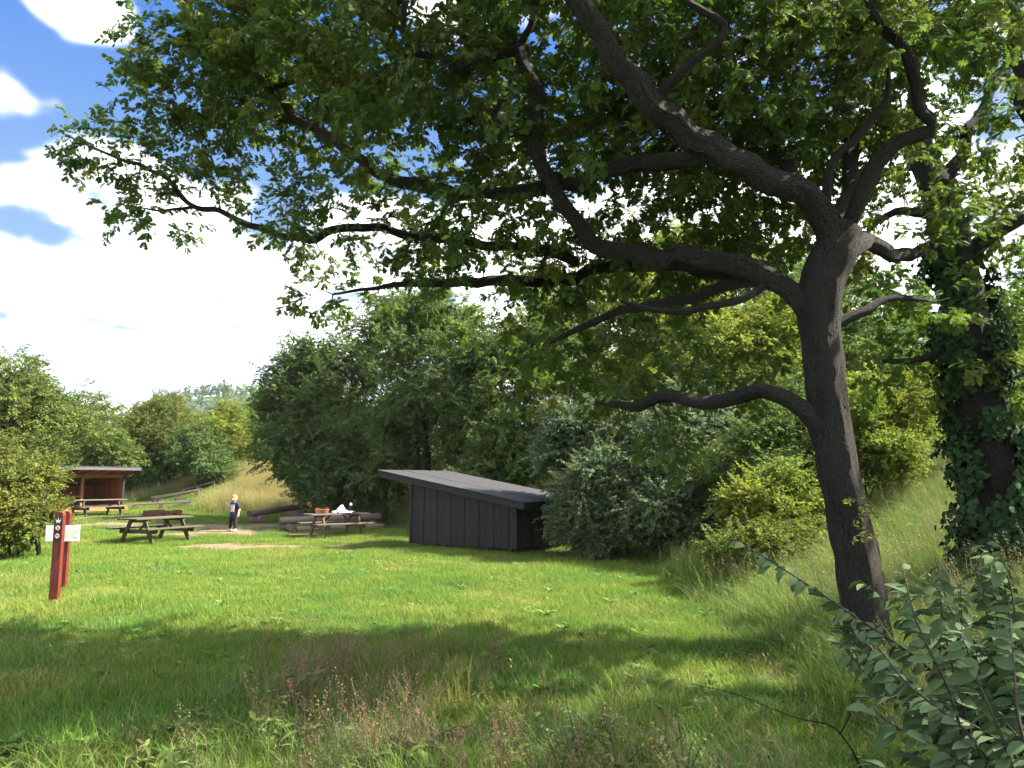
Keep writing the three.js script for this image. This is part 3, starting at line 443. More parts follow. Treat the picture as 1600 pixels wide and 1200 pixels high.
// ivy on the leaning oak
(function ivy() {
  R = mulberry(44);
  const leaf = [0, 1].map(() => { const out = { p: [], c: [], i: [] }; for (let k = 0; k < 7; k++) leafData('ivy', rr(0.045, 0.075), 0.15, 0.2, out, mat(rr(-0.09, 0.09), rr(-0.02, 0.03), rr(-0.09, 0.09), rr(-0.5, 0.5), rr(0, 6.3), rr(-0.5, 0.2)), tintOf()); return toGeometry(out); });
  const t = thing('ivy_plant', 'dark ivy climbing and bushing around the leaning oak trunk', 'ivy', OAK2.clone()), mats = [[], []], cols = [[], []];
  const cv = new THREE.CatmullRomCurve3([[1600, 990, 7.9], [1580, 860, 7.9], [1558, 740, 7.95], [1533, 640, 8], [1512, 500, 8.1], [1495, 410, 8.2]].map((q) => spot(...q))), up = V(0, 1, 0), tn_ = V(0, 0, 0), side = V(0, 0, 0), q4 = new THREE.Quaternion(), spin = new THREE.Quaternion(), c = V(0, 0, 0);
  for (let k = 0; k < 5200; k++) {
    const s = Math.pow(R(), 1.7), a = rr(0, 2 * Math.PI); if (n3(a * 0.7, s * 5, 1.5) < -0.25 + 0.5 * s) continue; cv.getPointAt(s, c); cv.getTangentAt(s, tn_);
    side.set(Math.cos(a), 0.15, Math.sin(a)).normalize(); const r = lerp(0.42, 0.25, Math.min(1, s * 2.2)) + 0.1 * Math.max(0, n3(a * 0.9, s * 9, 4)) + Math.pow(R(), 2) * lerp(0.3, 0.1, s);
    c.addScaledVector(side, r); q4.setFromUnitVectors(up, side.add(inBall(V(0, 0, 0), 0.5)).normalize()); spin.setFromAxisAngle(up, rr(0, 6.3));
    const v = k % 2, e = rr(0.8, 1.3); mats[v].push(new THREE.Matrix4().compose(c.clone().sub(OAK2), q4.clone().multiply(spin), V(e, e, e))); const b = rr(0.75, 1.25); cols[v].push([b, b * 1.05, b]);
  }
  mats.forEach((m, i) => instanced('leaves', leaf[i], M.ivy, m, cols[i], t));
})();

// ------------------------------------------------------------------ grass
function tuft(n, radius, lo, hi, width, lean, cols, head = 0) {
  const out = { p: [], c: [], i: [] };
  for (let k = 0; k < n; k++) {
    const a = rr(0, 6.283), d = radius * Math.sqrt(R()) * (R() < 0.2 ? 1.5 : 1), x = Math.cos(a) * d, z = Math.sin(a) * d, h = rr(lo, hi), dir = rr(0, 6.283), bend = h * rr(0.1, lean), w = width * rr(0.6, 1.2), cx = Math.cos(dir), cz = Math.sin(dir);
    const c = cols[Math.floor(Math.pow(R(), 1.3) * cols.length)], s = rr(0.78, 1.2), b = out.p.length / 3, N = 3;
    for (let i = 0; i <= N; i++) {
      const t = i / N, o = bend * t * t, y = h * (t - 0.32 * t * t * lean * 0.7), ww = w * (1 - t * 0.75) * (i === N ? 0.1 : 1);
      out.p.push(x + cx * o - cz * ww, y, z + cz * o + cx * ww, x + cx * o + cz * ww, y, z + cz * o - cx * ww); for (let e = 0; e < 2; e++) out.c.push(c[0] * s, c[1] * s, c[2] * s);
    }
    for (let i = 0; i < N; i++) { const e = b + i * 2; out.i.push(e, e + 1, e + 2, e + 1, e + 3, e + 2); }
    if (R() < head) {                                                  // seed head: little slivers round the top of the stalk
      const tx = x + cx * bend, ty = h * (1 - 0.32 * lean * 0.7), tz = z + cz * bend;
      for (let j = 0; j < 9; j++) { const y = ty - j * h * 0.028, e = out.p.length / 3, q = rr(0, 6.283), l = rr(0.012, 0.03); out.p.push(tx, y, tz, tx + Math.cos(q) * l, y + l * 0.9, tz + Math.sin(q) * l, tx + Math.cos(q + 0.8) * l * 0.5, y + l * 0.35, tz + Math.sin(q + 0.8) * l * 0.5); for (let m = 0; m < 3; m++) out.c.push(2.3 * s, 1.15 * s, 4.5 * s); out.i.push(e, e + 1, e + 2); }
    }
  }
  return toGeometry(out);
}
R = mulberry(55);
const GREEN = [[0.85, 1, 0.9], [1.0, 1.05, 0.8], [0.72, 0.92, 1.0], [1.2, 1.12, 0.9], [0.95, 1.0, 0.8], [1.15, 1.1, 1.0], [2.2, 1.3, 3.6]];
const LONG = [[0.75, 0.9, 1.0], [0.9, 1.0, 0.9], [0.65, 0.85, 1.5], [1.0, 1.0, 1.0], [1.15, 1.05, 1.4], [1.9, 1.2, 4], [2.4, 1.4, 6]];
const STRAW = [[2.0, 1.12, 4.2], [2.5, 1.35, 6], [1.0, 0.95, 1.2], [1.6, 1.05, 2.4], [2.6, 1.4, 6.5], [0.85, 0.95, 1]];
const lawnG = [0, 1, 2, 3, 4].map((k) => tuft(170, 0.22, 0.03, [0.09, 0.11, 0.1, 0.15, 0.08][k], 0.0028, 1.0, GREEN));
const roughG = [0, 1, 2].map(() => tuft(110, 0.24, 0.1, 0.27, 0.0033, 1.1, LONG, 0.0));
const tallG = [0, 1, 2].map(() => tuft(80, 0.22, 0.3, 0.72, 0.0032, 1.2, LONG.slice(0, 6), 0.07));
const strawG = [0, 1, 2].map(() => tuft(70, 0.24, 0.45, 1.05, 0.0034, 0.9, STRAW, 0.5));
const grassMat = leafMat(0.145, 0.23, 0.024, 0.44);
function scatter(name, label, geos, list) {
  const mats = geos.map(() => []), cols = geos.map(() => []), up = V(0, 1, 0), nn = V(0, 0, 0);
  for (const [x, f, s, c] of list) {
    const e = 0.15; nn.set(H(x - e, f) - H(x + e, f), 2 * e, -(H(x, f - e) - H(x, f + e))).normalize();
    const q = new THREE.Quaternion().setFromUnitVectors(up, nn).multiply(new THREE.Quaternion().setFromAxisAngle(up, rr(0, 6.283))), v = Math.floor(R() * geos.length), k = s * rr(0.85, 1.15);
    mats[v].push(new THREE.Matrix4().compose(V(x, H(x, f) - 0.008, -f), q, V(k * rr(0.9, 1.15), k * rr(0.8, 1.2), k))); cols[v].push(c);
  }
  const g = thing(name, label, 'grass'); g.userData.kind = 'stuff';
  mats.forEach((m, i) => m.length && instanced('blades', geos[i], grassMat, m, cols[i], g));
  console.log(name, list.length);
}
// where the weeds in front stand: density of the tall dry growth
const weedy = (x, f) => { const a = Math.exp(-(((x + 1.1) / 0.8) ** 2) - ((f - 6.3) / 1.2) ** 2), b = 0.85 * Math.exp(-(((x + 0.2) / 1.7) ** 2) - ((f - 4.3) / 0.9) ** 2); return Math.max(a, b); };
(function sow() {
  const lawn = [], rough = [], tall = [], straw = [];
  const toneAt = (x, f) => { const a = fbm2(x * 0.55, f * 0.55, 4), b = fbm2(x * 0.13 + 9, f * 0.13, 3), c = n2(x * 2.2, f * 2.2), dry = smoothstep(a + 0.5 * b + 0.12 * c, 0.08, 0.55), lush = smoothstep(-a - 0.3 * b, 0.05, 0.5), k = 1 + 0.12 * c; return [k * (1 + 0.5 * dry - 0.26 * lush), k * (1 + 0.12 * dry - 0.06 * lush), k * (1 + 0.9 * dry)]; };
  for (let f = 3.2; f < 46; ) {
    const step = f < 14 ? 0.19 : f < 26 ? 0.27 : 0.4, w = f * 0.72 + 1.5;
    for (let x = -w; x < w; x += step) {
      const px = x + rr(-0.5, 0.5) * step, pf = f + rr(-0.5, 0.5) * step, d = footDist(px, pf), left = leftOf(px, pf), b = bare(px, pf);
      if (R() < smoothstep(b, 0.12, 0.6) * 1.1 || left > 3.5) continue;
      const edge = Math.max(d + 0.7 * n2(px * 0.7, pf * 0.7), left * 0.9 + 0.5 * n2(px * 0.7, pf * 0.7)), w2 = weedy(px, pf), c = toneAt(px, pf);
      if (edge > 0.1) continue;
      const lush = smoothstep(fbm2(px * 0.4 + 20, pf * 0.4, 3) - 0.03 * (pf - 6), -0.05, 0.35) * (pf < 11 ? 1 : 0.4);
      lawn.push([px, pf, (step > 0.3 ? 1.5 : step > 0.2 ? 1.2 : 1) * (1 + 0.35 * lush) * (1 - 0.35 * b), c]);
      if (pf < 11 && (w2 > 0.25 ? R() < 0.8 : R() < 0.32 * lush * smoothstep(11 - pf, 0, 4))) rough.push([px, pf, rr(0.7, 1.05), [c[0] * 0.9, c[1], 1]]);
      if (w2 > 0.12 && R() < 0.42 * w2) tall.push([px, pf, rr(0.55, 0.85), [c[0], c[1] * 0.95, 1]]);
      if (w2 > 0.3 && R() < 0.2 * w2) straw.push([px, pf, rr(0.4, 0.62), [0.72, 0.72, 0.9]]);
    }
    f += step;
  }
  // the banks and the verge
  for (let k = 0; k < 60000; k++) {
    const f = 3 + 57 * Math.pow(R(), 1.3), x = rr(-1, 1) * (f * 0.75 + 3), d = footDist(x, f) + 0.5 * n2(x * 0.8, f * 0.8), left = leftOf(x, f) + 0.5 * n2(x * 0.7, f * 0.7);
    if (!(d > -0.5 || left > 0) || left > 7 || d > 16) continue;
    if (x > -21.8 && x < -15.2 && f > 36.5 && f < 46.6 + 0.4 * n2(x, f)) { if (R() < 0.5) rough.push([x, f, 1.2, [1, 1, 1]]); continue; }
    const deep = smoothstep(Math.max(d, left), 0, 1.6), dry = smoothstep(fbm2(x * 0.3 + 3, f * 0.3, 3) + (f > 29 && x < -3 && x > -17 ? 0.6 : 0) + (left > 0 && f < 22 ? 0.2 : 0) - (x > 2 ? 0.22 : 0), 0.05, 0.45), c = x > 3 ? [0.95 + 0.2 * dry, 1.06, 0.7] : [1 + 0.35 * dry, 1 + 0.06 * dry, 1 + 0.1 * dry], s = f > 25 ? 1.35 : 1;
    if (R() > deep + 0.35) { rough.push([x, f, s, c]); continue; }
    if (R() < (x > 2 ? 0.14 : 0.32) + 0.45 * dry) straw.push([x, f, s * rr(0.5, 0.95), [0.75 + 0.25 * dry, 0.85 + 0.1 * dry, 0.9]]); else tall.push([x, f, s * rr(0.7, 1.1), c]);
  }
  // sorrel and other weeds gone to seed
  const weedG = [0, 1, 2].map(() => { const out = { p: [], c: [], i: [] }; for (let k = 0; k < 5; k++) { const a = rr(0, 6.28), h = rr(0.3, 0.58), l = h * rr(0.1, 0.4), x0 = rr(-0.07, 0.07), z0 = rr(-0.07, 0.07), q = (t) => [x0 + Math.cos(a) * l * t * t, h * t, z0 + Math.sin(a) * l * t * t]; for (let i = 0; i < 5; i++) { const A = q(i / 5), B = q((i + 1) / 5), e = out.p.length / 3; out.p.push(A[0] - 0.0018, A[1], A[2], A[0] + 0.0018, A[1], A[2], B[0] - 0.0014, B[1], B[2] + 0.001, B[0] + 0.0014, B[1], B[2] - 0.001); for (let m = 0; m < 4; m++) out.c.push(0.9, 0.6, 0.5); out.i.push(e, e + 1, e + 2, e + 1, e + 3, e + 2); } for (let j = 0; j < 38; j++) { const t = rr(0.5, 1.02), c = q(t), w = 0.045 * (1.05 - t) + 0.012; leafData('chip', rr(0.006, 0.013), 0.3, 0.2, out, mat(c[0] + rr(-w, w), c[1] + rr(-w, w), c[2] + rr(-w, w), rr(-1, 1), rr(0, 6.28), rr(-1, 1)), [rr(0.8, 1.3), rr(0.8, 1.1), rr(0.8, 1.2)]); } for (let j = 0; j < 4; j++) leafData('slim', rr(0.07, 0.13), 0.3, 0.5, out, mat(x0, rr(0.02, 0.2), z0, rr(-0.5, 0.5), rr(0, 6.28), rr(-0.2, 0.8)), [0.55, 1.0, 0.4]); } return toGeometry(out); });
  const wm = weedG.map(() => []), wc = weedG.map(() => []);
  for (let k = 0; k < 2600 && wm[0].length < 34; k++) { const f = rr(4.0, 9), x = rr(-2.6, 3.2), w = weedy(x, f); if (x > 1 && R() < 0.6 || R() > w * w * (0.6 + 0.7 * n2(x * 1.6, f * 1.6))) continue; const v = k % 3; wm[v].push(mat(x, H(x, f) - 0.01, -f, 0, rr(0, 6.28), 0, rr(0.6, 1.1))); const b = rr(0.75, 1.25); wc[v].push([b, b * rr(0.9, 1.15), b]); }
  const wg = thing('dry_weeds', 'brown seeding sorrel and weeds in the middle of the near grass', 'weeds'); wg.userData.kind = 'stuff'; const weedM = leafMat(0.22, 0.165, 0.1, 0.2); wm.forEach((m, i) => instanced('stalks', weedG[i], weedM, m, wc[i], wg));
  const herbG = [0, 1, 2].map((v) => { const out = { p: [], c: [], i: [] }; for (let k = 0; k < 9; k++) leafData(v ? 'oval' : 'slim', rr(0.03, 0.075) * (v ? 1 : 1.5), 0.25, 0.3, out, mat(0, 0.012, 0, rr(-0.3, 0.3), k * 0.75 + rr(-0.3, 0.3), rr(0.15, 0.75)), tintOf(0.2)); return toGeometry(out); }), hm = herbG.map(() => []), hcx = herbG.map(() => []);
  for (let k = 0; k < 1500; k++) { const f = 4 + 14 * Math.pow(R(), 1.4), x = rr(-0.8, 0.5) * f, d = Math.max(footDist(x, f), leftOf(x, f)); if (d > 0 || n2(x * 0.5, f * 0.5) < -0.25) continue; const v = k % 3, b = rr(0.75, 1.2); hm[v].push(mat(x, H(x, f), -f, 0, rr(0, 6.28), 0, rr(0.8, 1.5))); hcx[v].push([b * rr(0.85, 1.2), b, b]); }
  const hg = thing('lawn_herbs', 'small broad leaved plantain and clover dotted through the lawn', 'herbs'); hg.userData.kind = 'stuff'; const herbM = leafMat(0.12, 0.21, 0.04, 0.3); hm.forEach((m, i) => instanced('rosettes', herbG[i], herbM, m, hcx[i], hg));
  scatter('lawn_grass', 'short green mown grass covering the hollow', lawnG, lawn);
  scatter('rough_grass', 'longer soft green grass along the lawn edges', roughG, rough);
  scatter('meadow_grass', 'tall green grass with seed heads on the banks', tallG, tall);
  scatter('dry_grass', 'tall straw coloured grass on the banks and mound', strawG, straw);
})();

// ------------------------------------------------------------------ built things
R = mulberry(66);
const grainTex = tex(256, 256, (u, v) => { const k = 0.72 + 0.2 * tn(u, v, 14, 1.1, 2) + 0.12 * tn(u, v, 30, 2.5, 7) + 0.1 * (R() - 0.5); return [k, k * 0.985, k * 0.96]; });
const grainBump = tex(256, 256, (u, v) => { const k = 0.5 + 0.3 * tn(u, v, 14, 1.1, 2) + 0.2 * tn(u, v, 30, 2.5, 7); return [k, k, k]; }, false);
const wood = (r, g, b, rough = 0.85) => new THREE.MeshStandardMaterial({ color: lin(r, g, b), map: grainTex, bumpMap: grainBump, bumpScale: 0.004, roughness: rough });
const several = (r, g, b, n = 4, v = 0.14, rough = 0.85) => Array.from({ length: n }, () => { const k = rr(1 - v, 1 + v); return wood(r * k, g * k * rr(0.97, 1.03), b * k * rr(0.95, 1.05), rough); });
const pick = (a) => a[Math.floor(R() * a.length)];
const tar = several(0.027, 0.026, 0.029, 6, 0.32, 0.75), redwood = several(0.52, 0.2, 0.085, 4, 0.18), pine = several(0.5, 0.29, 0.12, 4, 0.1), grey = several(0.2, 0.165, 0.135, 4, 0.16), honey = several(0.3, 0.19, 0.09, 3, 0.12), stale = several(0.15, 0.13, 0.085, 3, 0.14), logs = several(0.32, 0.25, 0.2, 3, 0.16);
const felt = new THREE.MeshStandardMaterial({ color: lin(0.042, 0.04, 0.046), map: tex(256, 256, (u, v) => { const k = 0.75 + 0.18 * tn(u, v, 3, 3, 4) + 0.1 * tn(u, v, 12, 12, 9) + 0.2 * (R() - 0.5); return [k, k, k]; }), roughness: 0.85 });
const dark = new THREE.MeshStandardMaterial({ color: lin(0.02, 0.02, 0.022), roughness: 0.8 });
// plank standing on y0 with its top cut to two heights, width along x, thickness along z
function plankGeo(w, y0, ya, yb, t) {
  const s = new THREE.Shape(); s.moveTo(-w / 2, y0); s.lineTo(w / 2, y0); s.lineTo(w / 2, yb); s.lineTo(-w / 2, ya);
  const g = new THREE.ExtrudeGeometry(s, { depth: t, bevelEnabled: true, bevelSize: 0.003, bevelThickness: 0.003, bevelSegments: 1 }); return g.translate(0, 0, -t / 2);
}
// ---- black hut
(function blackHut() {
  const base = at(-2.54, 19.7), t = thing('shelter_hut', 'black timber sleeping hut with sloping felt roof in front of the dark trees', 'hut', base, -0.594);
  const L = 3.2, W = 2.6, S = 0.168, top = (x) => 1.6 - S * x, F = 0.12, n = 15, w = L / n;
  for (let i = 0; i < n; i++) { const x = (i + 0.5) * w; for (const z of [0, -W]) part('wall_board', plankGeo(w - 0.016 + rr(-0.003, 0.003), F + rr(-0.006, 0.006), top(x - w / 2), top(x + w / 2), 0.022).translate(x, 0, z + (i % 2 ? 0.006 : -0.003) * (z ? -1 : 1)), pick(tar), t); }
  for (let i = 0; i < 12; i++) { const z = -(i + 0.5) * W / 12; part('wall_board', plankGeo(W / 12 - 0.016, F, top(L), top(L), 0.022).rotateY(Math.PI / 2).translate(L + (i % 2 ? 0.012 : -0.01), 0, z), pick(tar), t); }
  for (const z of [0.0, -W]) part('corner_post', box(0.07, top(0) - F, 0.07, 0.0, (top(0) + F) / 2, z, 0, 0, 0, 0.004), pick(tar), t);
  part('floor', box(L - 0.16, 0.05, W - 0.14, L / 2, F + 0.08, -W / 2), pick(pine), t);
  for (const z of [-0.04, -W + 0.04]) part('inner_sheet', plankGeo(L - 0.12, F + 0.02, top(0.06) - 0.02, top(L - 0.06) - 0.02, 0.012).translate(L / 2, 0, z), dark, t);
  part('back_panel', box(0.02, top(L) - F - 0.1, W - 0.1, L - 0.05, (top(L) + F) / 2, -W / 2), dark, t);
  for (const x of [0.35, 1.0, 1.6, 2.3, 2.95]) for (const z of [-0.12, -W + 0.12]) part('foot', box(0.12, F + 0.24, 0.12, x, (F + 0.02) / 2 - 0.1, z), pick(stale), t);
  // roof: deck, felt strips, fascia boards all round
  const a = -1.02, b = L + 0.3, len = Math.hypot(b - a, S * (b - a)), ang = Math.atan(S), z0 = 0.16, z1 = -W - 0.16, mid = (a + b) / 2, ry = (x) => top(x) + 0.1;
  part('roof_deck', box(len - 0.05, 0.05, z0 - z1 - 0.06, mid, ry(mid), (z0 + z1) / 2, 0, 0, -ang), pick(pine), t);
  const nz = 3; for (let i = 0; i < nz; i++) { const ww = (z0 - z1 + 0.02) / nz; part('felt_strip', box(len + 0.02, 0.009, ww + 0.05, mid, ry(mid) + 0.079 + 0.006 * (i % 2), z0 + 0.01 - ww * (i + 0.5), 0, 0, -ang), felt, t); }
  for (const z of [z0, z1]) part('fascia_board', box(len, 0.17, 0.026, mid, ry(mid) - 0.012, z, 0, 0, -ang, 0.003), tar[0], t);
  for (const x of [a, b]) part('fascia_board', box(0.026, 0.17, z0 - z1 - 0.03, x, ry(x) - 0.012, (z0 + z1) / 2, 0, 0, -ang, 0.003), tar[1], t);
})();
// ---- open hut far off
(function redHut() {
  const base = at(-20.0, 36.2), t = thing('shelter_hut', 'open fronted hut with red brown inside walls beyond the far picnic table', 'hut', base, 1.013);
  const W = 3.9, D = 2.5, S = 0.19, top = (z) => 1.72 + S * z, F = 0.3;
  for (let i = 0; i < 26; i++) { const w = W / 26, x = -W / 2 + (i + 0.5) * w; part('inner_plank', plankGeo(w - 0.004, F, top(-D), top(-D), 0.02).translate(x, 0, -D), pick(redwood), t); }
  for (let i = 0; i < 17; i++) for (const s of [-1, 1]) { const w = D / 17, z = -(i + 0.5) * w; part('inner_plank', plankGeo(w - 0.004, F, top(z + w / 2), top(z - w / 2), 0.02).rotateY(Math.PI / 2).translate(s * (W / 2), 0, z), pick(redwood), t); }
  for (let i = 0; i < 12; i++) for (const s of [-1, 1]) { const w = D / 12, z = -(i + 0.5) * w; part('wall_board', plankGeo(w - 0.002, 0.05, top(z + w / 2), top(z - w / 2), 0.022).rotateY(Math.PI / 2).translate(s * (W / 2 + 0.045), 0, z), pick(tar), t); }
  for (const s of [-1, 1]) part('corner_board', box(0.11, top(0) - 0.05, 0.03, s * (W / 2 + 0.03), (top(0) + 0.05) / 2, 0.02), tar[0], t);
  part('back_wall', box(W + 0.1, top(-D) - 0.05, 0.03, 0, (top(-D) + 0.05) / 2, -D - 0.045), tar[2], t);
  part('post', box(0.13, top(0) - F, 0.13, -0.05, (top(0) + F) / 2, 0.02, 0, 0, 0, 0.006), pine[0], t);
  part('beam', box(W, 0.16, 0.08, 0, top(0) - 0.02, 0.0, 0, 0, 0, 0.005), pine[1], t);
  for (let i = 0; i < 12; i++) part('floor_board', box(W - 0.06, 0.035, 0.235, 0, F + (i % 2) * 0.004, 0.55 - 0.24 * (i + 0.5), 0, 0, 0, 0.005), pick(pine), t);
  part('floor_edge', box(W - 0.04, 0.2, 0.03, 0, F - 0.12, 0.56), pine[2], t);
  const a = -D - 0.25, b = 1.05, len = Math.hypot(b - a, S * (b - a)), ang = Math.atan(S), mid = (a + b) / 2;
  for (let i = 0; i < 7; i++) part('rafter', box(0.06, 0.12, len - 0.05, -W / 2 + i * W / 6, top(mid) + 0.1, mid, -ang, 0, 0), pick(redwood), t);
  for (let i = 0; i < 14; i++) { const z = a + (i + 0.5) * (b - a) / 14; part('soffit_board', box(W + 0.36, 0.02, (b - a) / 14 - 0.003, 0, top(z) + 0.172, z, -ang), pick(redwood), t); }
  part('roof_sheet', box(W + 0.48, 0.03, len + 0.06, 0, top(mid) + 0.2, mid, -ang), felt, t);
  for (const z of [b + 0.02, a - 0.02]) part('fascia_board', box(W + 0.46, 0.17, 0.025, 0, top(z) + 0.135, z, -ang), new THREE.MeshStandardMaterial({ color: lin(0.13, 0.125, 0.14), map: grainTex, roughness: 0.8 }), t);
  for (const s of [-1, 1]) part('fascia_board', box(0.025, 0.17, len, s * (W / 2 + 0.225), top(mid) + 0.135, mid, -ang), tar[1], t);
})();
// ---- picnic tables
function picnicTable(label, x, f, ax, af, L, topM, legM) {
  const t = thing('picnic_table', label, 'picnic table', at(x, f), Math.atan2(af, ax), 'picnic tables on the lawn'), h = 0.7;
  for (let i = 0; i < 5; i++) part('top_plank', box(L + rr(-0.02, 0.02), 0.042, 0.146, rr(-0.01, 0.01), h + rr(-0.003, 0.003), (i - 2) * 0.152, rr(-0.02, 0.02), 0, 0, 0.008), pick(topM), t);
  for (const s of [-1, 1]) for (let i = 0; i < 2; i++) part('bench_plank', box(L + rr(-0.02, 0.02), 0.042, 0.13, rr(-0.01, 0.01), 0.42 + rr(-0.003, 0.003), s * (0.6 + i * 0.137), 0, 0, 0, 0.008), pick(topM), t);
  for (const q of [-1, 1]) {
    const X = q * (L / 2 - 0.38);
    for (const s of [-1, 1]) part('leg', bar(V(X, -0.06, s * 0.62), V(X, h - 0.02, s * 0.24), 0.045, 0.12), pick(legM), t);
    part('crossbar', box(0.045, 0.12, 1.42, X + 0.046, 0.335, 0, 0, 0, 0, 0.005), pick(legM), t);
    part('top_batten', box(0.045, 0.08, 0.7, X + 0.046, h - 0.062, 0, 0, 0, 0, 0.005), pick(legM), t);
    part('brace', bar(V(X * 0.93, 0.36, 0), V(X * 0.35, h - 0.03, 0), 0.04, 0.07), pick(legM), t);
  }
  return t;
}
picnicTable('empty weathered picnic table on the open lawn, nearest the red posts', -10.55, 23.2, 0.36, 0.93, 2.15, stale, stale);
picnicTable('picnic table standing against the open red hut', -18.1, 34, 0.54, 0.83, 2.3, grey, stale);
const T3 = picnicTable('picnic table with honey coloured legs carrying a flask and cloth', -5.5, 24.5, 0.79, 0.61, 1.95, grey, honey);
// things on that table
const onT3 = (x, z, up = 0) => { T3.updateMatrixWorld(); return V(x, 0.723 + up, z).applyMatrix4(T3.matrixWorld); };
(function tableThings() {
  const f = thing('thermos_flask', 'black thermos flask with white cap on the picnic table', 'flask', onT3(0.52, -0.1));
  part('body', new THREE.LatheGeometry([[0, 0], [0.043, 0], [0.045, 0.01], [0.045, 0.19], [0.036, 0.215], [0.034, 0.225], [0, 0.225]].map((p) => new THREE.Vector2(...p)), 20), new THREE.MeshStandardMaterial({ color: lin(0.012, 0.013, 0.018), roughness: 0.3, metalness: 0.2 }), f);
  part('cap', new THREE.LatheGeometry([[0.036, 0.226], [0.042, 0.23], [0.042, 0.29], [0.034, 0.305], [0, 0.307]].map((p) => new THREE.Vector2(...p)), 20), new THREE.MeshStandardMaterial({ color: lin(0.75, 0.76, 0.74), roughness: 0.5 }), f);
  const c = thing('cloth', 'crumpled white cloth lying on the picnic table beside the flask', 'cloth', onT3(0.18, 0.1)), g = new THREE.PlaneGeometry(0.62, 0.5, 40, 32); g.rotateX(-Math.PI / 2); const p = g.attributes.position;
  for (let i = 0; i < p.count; i++) { const x = p.getX(i), z = p.getZ(i), m = Math.exp(-(((x + 0.08) / 0.14) ** 2) - ((z + 0.02) / 0.14) ** 2); let y = 0.02 + 0.22 * m + 0.05 * Math.abs(fbm2(x * 5, z * 5, 4)) + 0.015; if (z > 0.2) y -= 0.4 * (z - 0.2); p.setXYZ(i, x * (1 - 0.25 * m), y, z * (1 - 0.25 * m)); }
  g.computeVertexNormals(); part('folded_sheet', g, new THREE.MeshPhysicalMaterial({ color: lin(0.68, 0.7, 0.76), roughness: 0.95, side: THREE.DoubleSide, sheen: 0.3 }), c);
  const b = thing('basket', 'low red brown basket at the end of the picnic table', 'basket', onT3(-0.45, -0.12));
  const cane = new THREE.MeshStandardMaterial({ color: lin(0.2, 0.06, 0.03), roughness: 0.8 }), cane2 = new THREE.MeshStandardMaterial({ color: lin(0.28, 0.1, 0.045), roughness: 0.8 });
  for (let k = 0; k < 5; k++) { const g2 = new THREE.TorusGeometry(1, 0.05, 6, 36); g2.scale(0.19 + 0.006 * k, 0.13 + 0.005 * k, 0.25).rotateX(Math.PI / 2).translate(0, 0.018 + k * 0.026, 0); part('woven_ring', g2, k % 2 ? cane : cane2, b); }
  part('bottom', new THREE.CylinderGeometry(1, 1, 0.012, 30).scale(0.19, 1, 0.13).translate(0, 0.008, 0), cane, b);
  for (const s of [-1, 1]) part('handle', new THREE.TorusGeometry(0.05, 0.009, 6, 16, Math.PI).translate(s * 0.15, 0.12, 0), cane2, b);
  const w = thing('food_box', 'small white food box on the picnic table between basket and cloth', 'box', onT3(-0.16, 0.16), 0.4);
  part('tub', box(0.15, 0.055, 0.11, 0, 0.028, 0, 0, 0, 0, 0.012), new THREE.MeshStandardMaterial({ color: lin(0.7, 0.7, 0.68), roughness: 0.5 }), w); part('lid', box(0.158, 0.014, 0.118, 0, 0.064, 0, 0, 0, 0, 0.005), new THREE.MeshStandardMaterial({ color: lin(0.6, 0.62, 0.66), roughness: 0.5 }), w);
})();
// ---- log benches round the fire place
function logBench(label, A, B, r) {
  const mid = A.clone().add(B).multiplyScalar(0.5), base = at(mid.x, -mid.z), t = thing('log_bench', label, 'log bench', base, 0, 'log benches by the fire place'), loc = (q) => q.clone().sub(base);
  const dir = B.clone().sub(A), pts = [0, 0.25, 0.5, 0.75, 1].map((k) => [loc(A.clone().addScaledVector(dir, k).add(V(0, rr(-0.02, 0.02), rr(-0.02, 0.02)))), r * rr(0.92, 1.06)]);
  const g = limbGeo(pts, 0, 14, 0.05, 0.12); part('log', g, pick(logs), t);
  part('end_grain', new THREE.CylinderGeometry(r * 0.93, r * 0.93, 0.012, 20).rotateX(Math.PI / 2).lookAt(dir.clone().normalize()).translate(...pts[0][0].clone().addScaledVector(dir.clone().normalize(), -0.004).toArray()), stale[0], t);
  for (const k of [0.08, 0.5, 0.9]) { const q = A.clone().lerp(B, k), y0 = H(q.x, -q.z), hgt = q.y - r - y0 + 0.03; if (hgt < 0.04) continue; part('support', new THREE.CylinderGeometry(r * 0.9, r * 1.0, 0.62, 12).rotateX(Math.PI / 2).rotateY(-Math.atan2(dir.z, dir.x)).scale(1, Math.max(0.45, hgt / (2 * r)), 1).translate(q.x - base.x, y0 + hgt / 2 - base.y, q.z - base.z), pick(logs), t); }
}
const lift = (u, f, h) => { const p = spot(u, 800, f); p.y = H(p.x, f) + h; return p; };
logBench('long log bench behind the child, farthest of the three', lift(389, 30, 0.4), lift(537, 34.5, 0.4), 0.125);
logBench('log bench running behind the laid picnic table', lift(437, 26.4, 0.36), lift(594, 28.4, 0.38), 0.125);
logBench('low log lying on the grass under the laid picnic table bench', lift(464, 25.8, 0.1), lift(600, 27.2, 0.1), 0.11);
(function firePlace() {
  const base = at(-14.6, 32.6), t = thing('fire_pit', 'small ring of red bricks behind the empty picnic table', 'fire pit', base), bm = [[0.36, 0.15, 0.09], [0.3, 0.13, 0.085], [0.4, 0.2, 0.13]].map((c) => wood(...c, 0.95));
  for (let l = 0; l < 3; l++) for (let k = 0; k < 12; k++) { if (l === 2 && k % 3 === 0) continue; const a = (k + 0.5 * (l % 2)) / 12 * 2 * Math.PI; part('brick', box(0.3, 0.12, 0.16, 0, 0, 0, 0, 0, 0, 0.012).rotateY(rr(-0.08, 0.08) + Math.PI / 2).translate(0.66, 0.05 + l * 0.124, 0).rotateY(a), pick(bm), t); }
})();
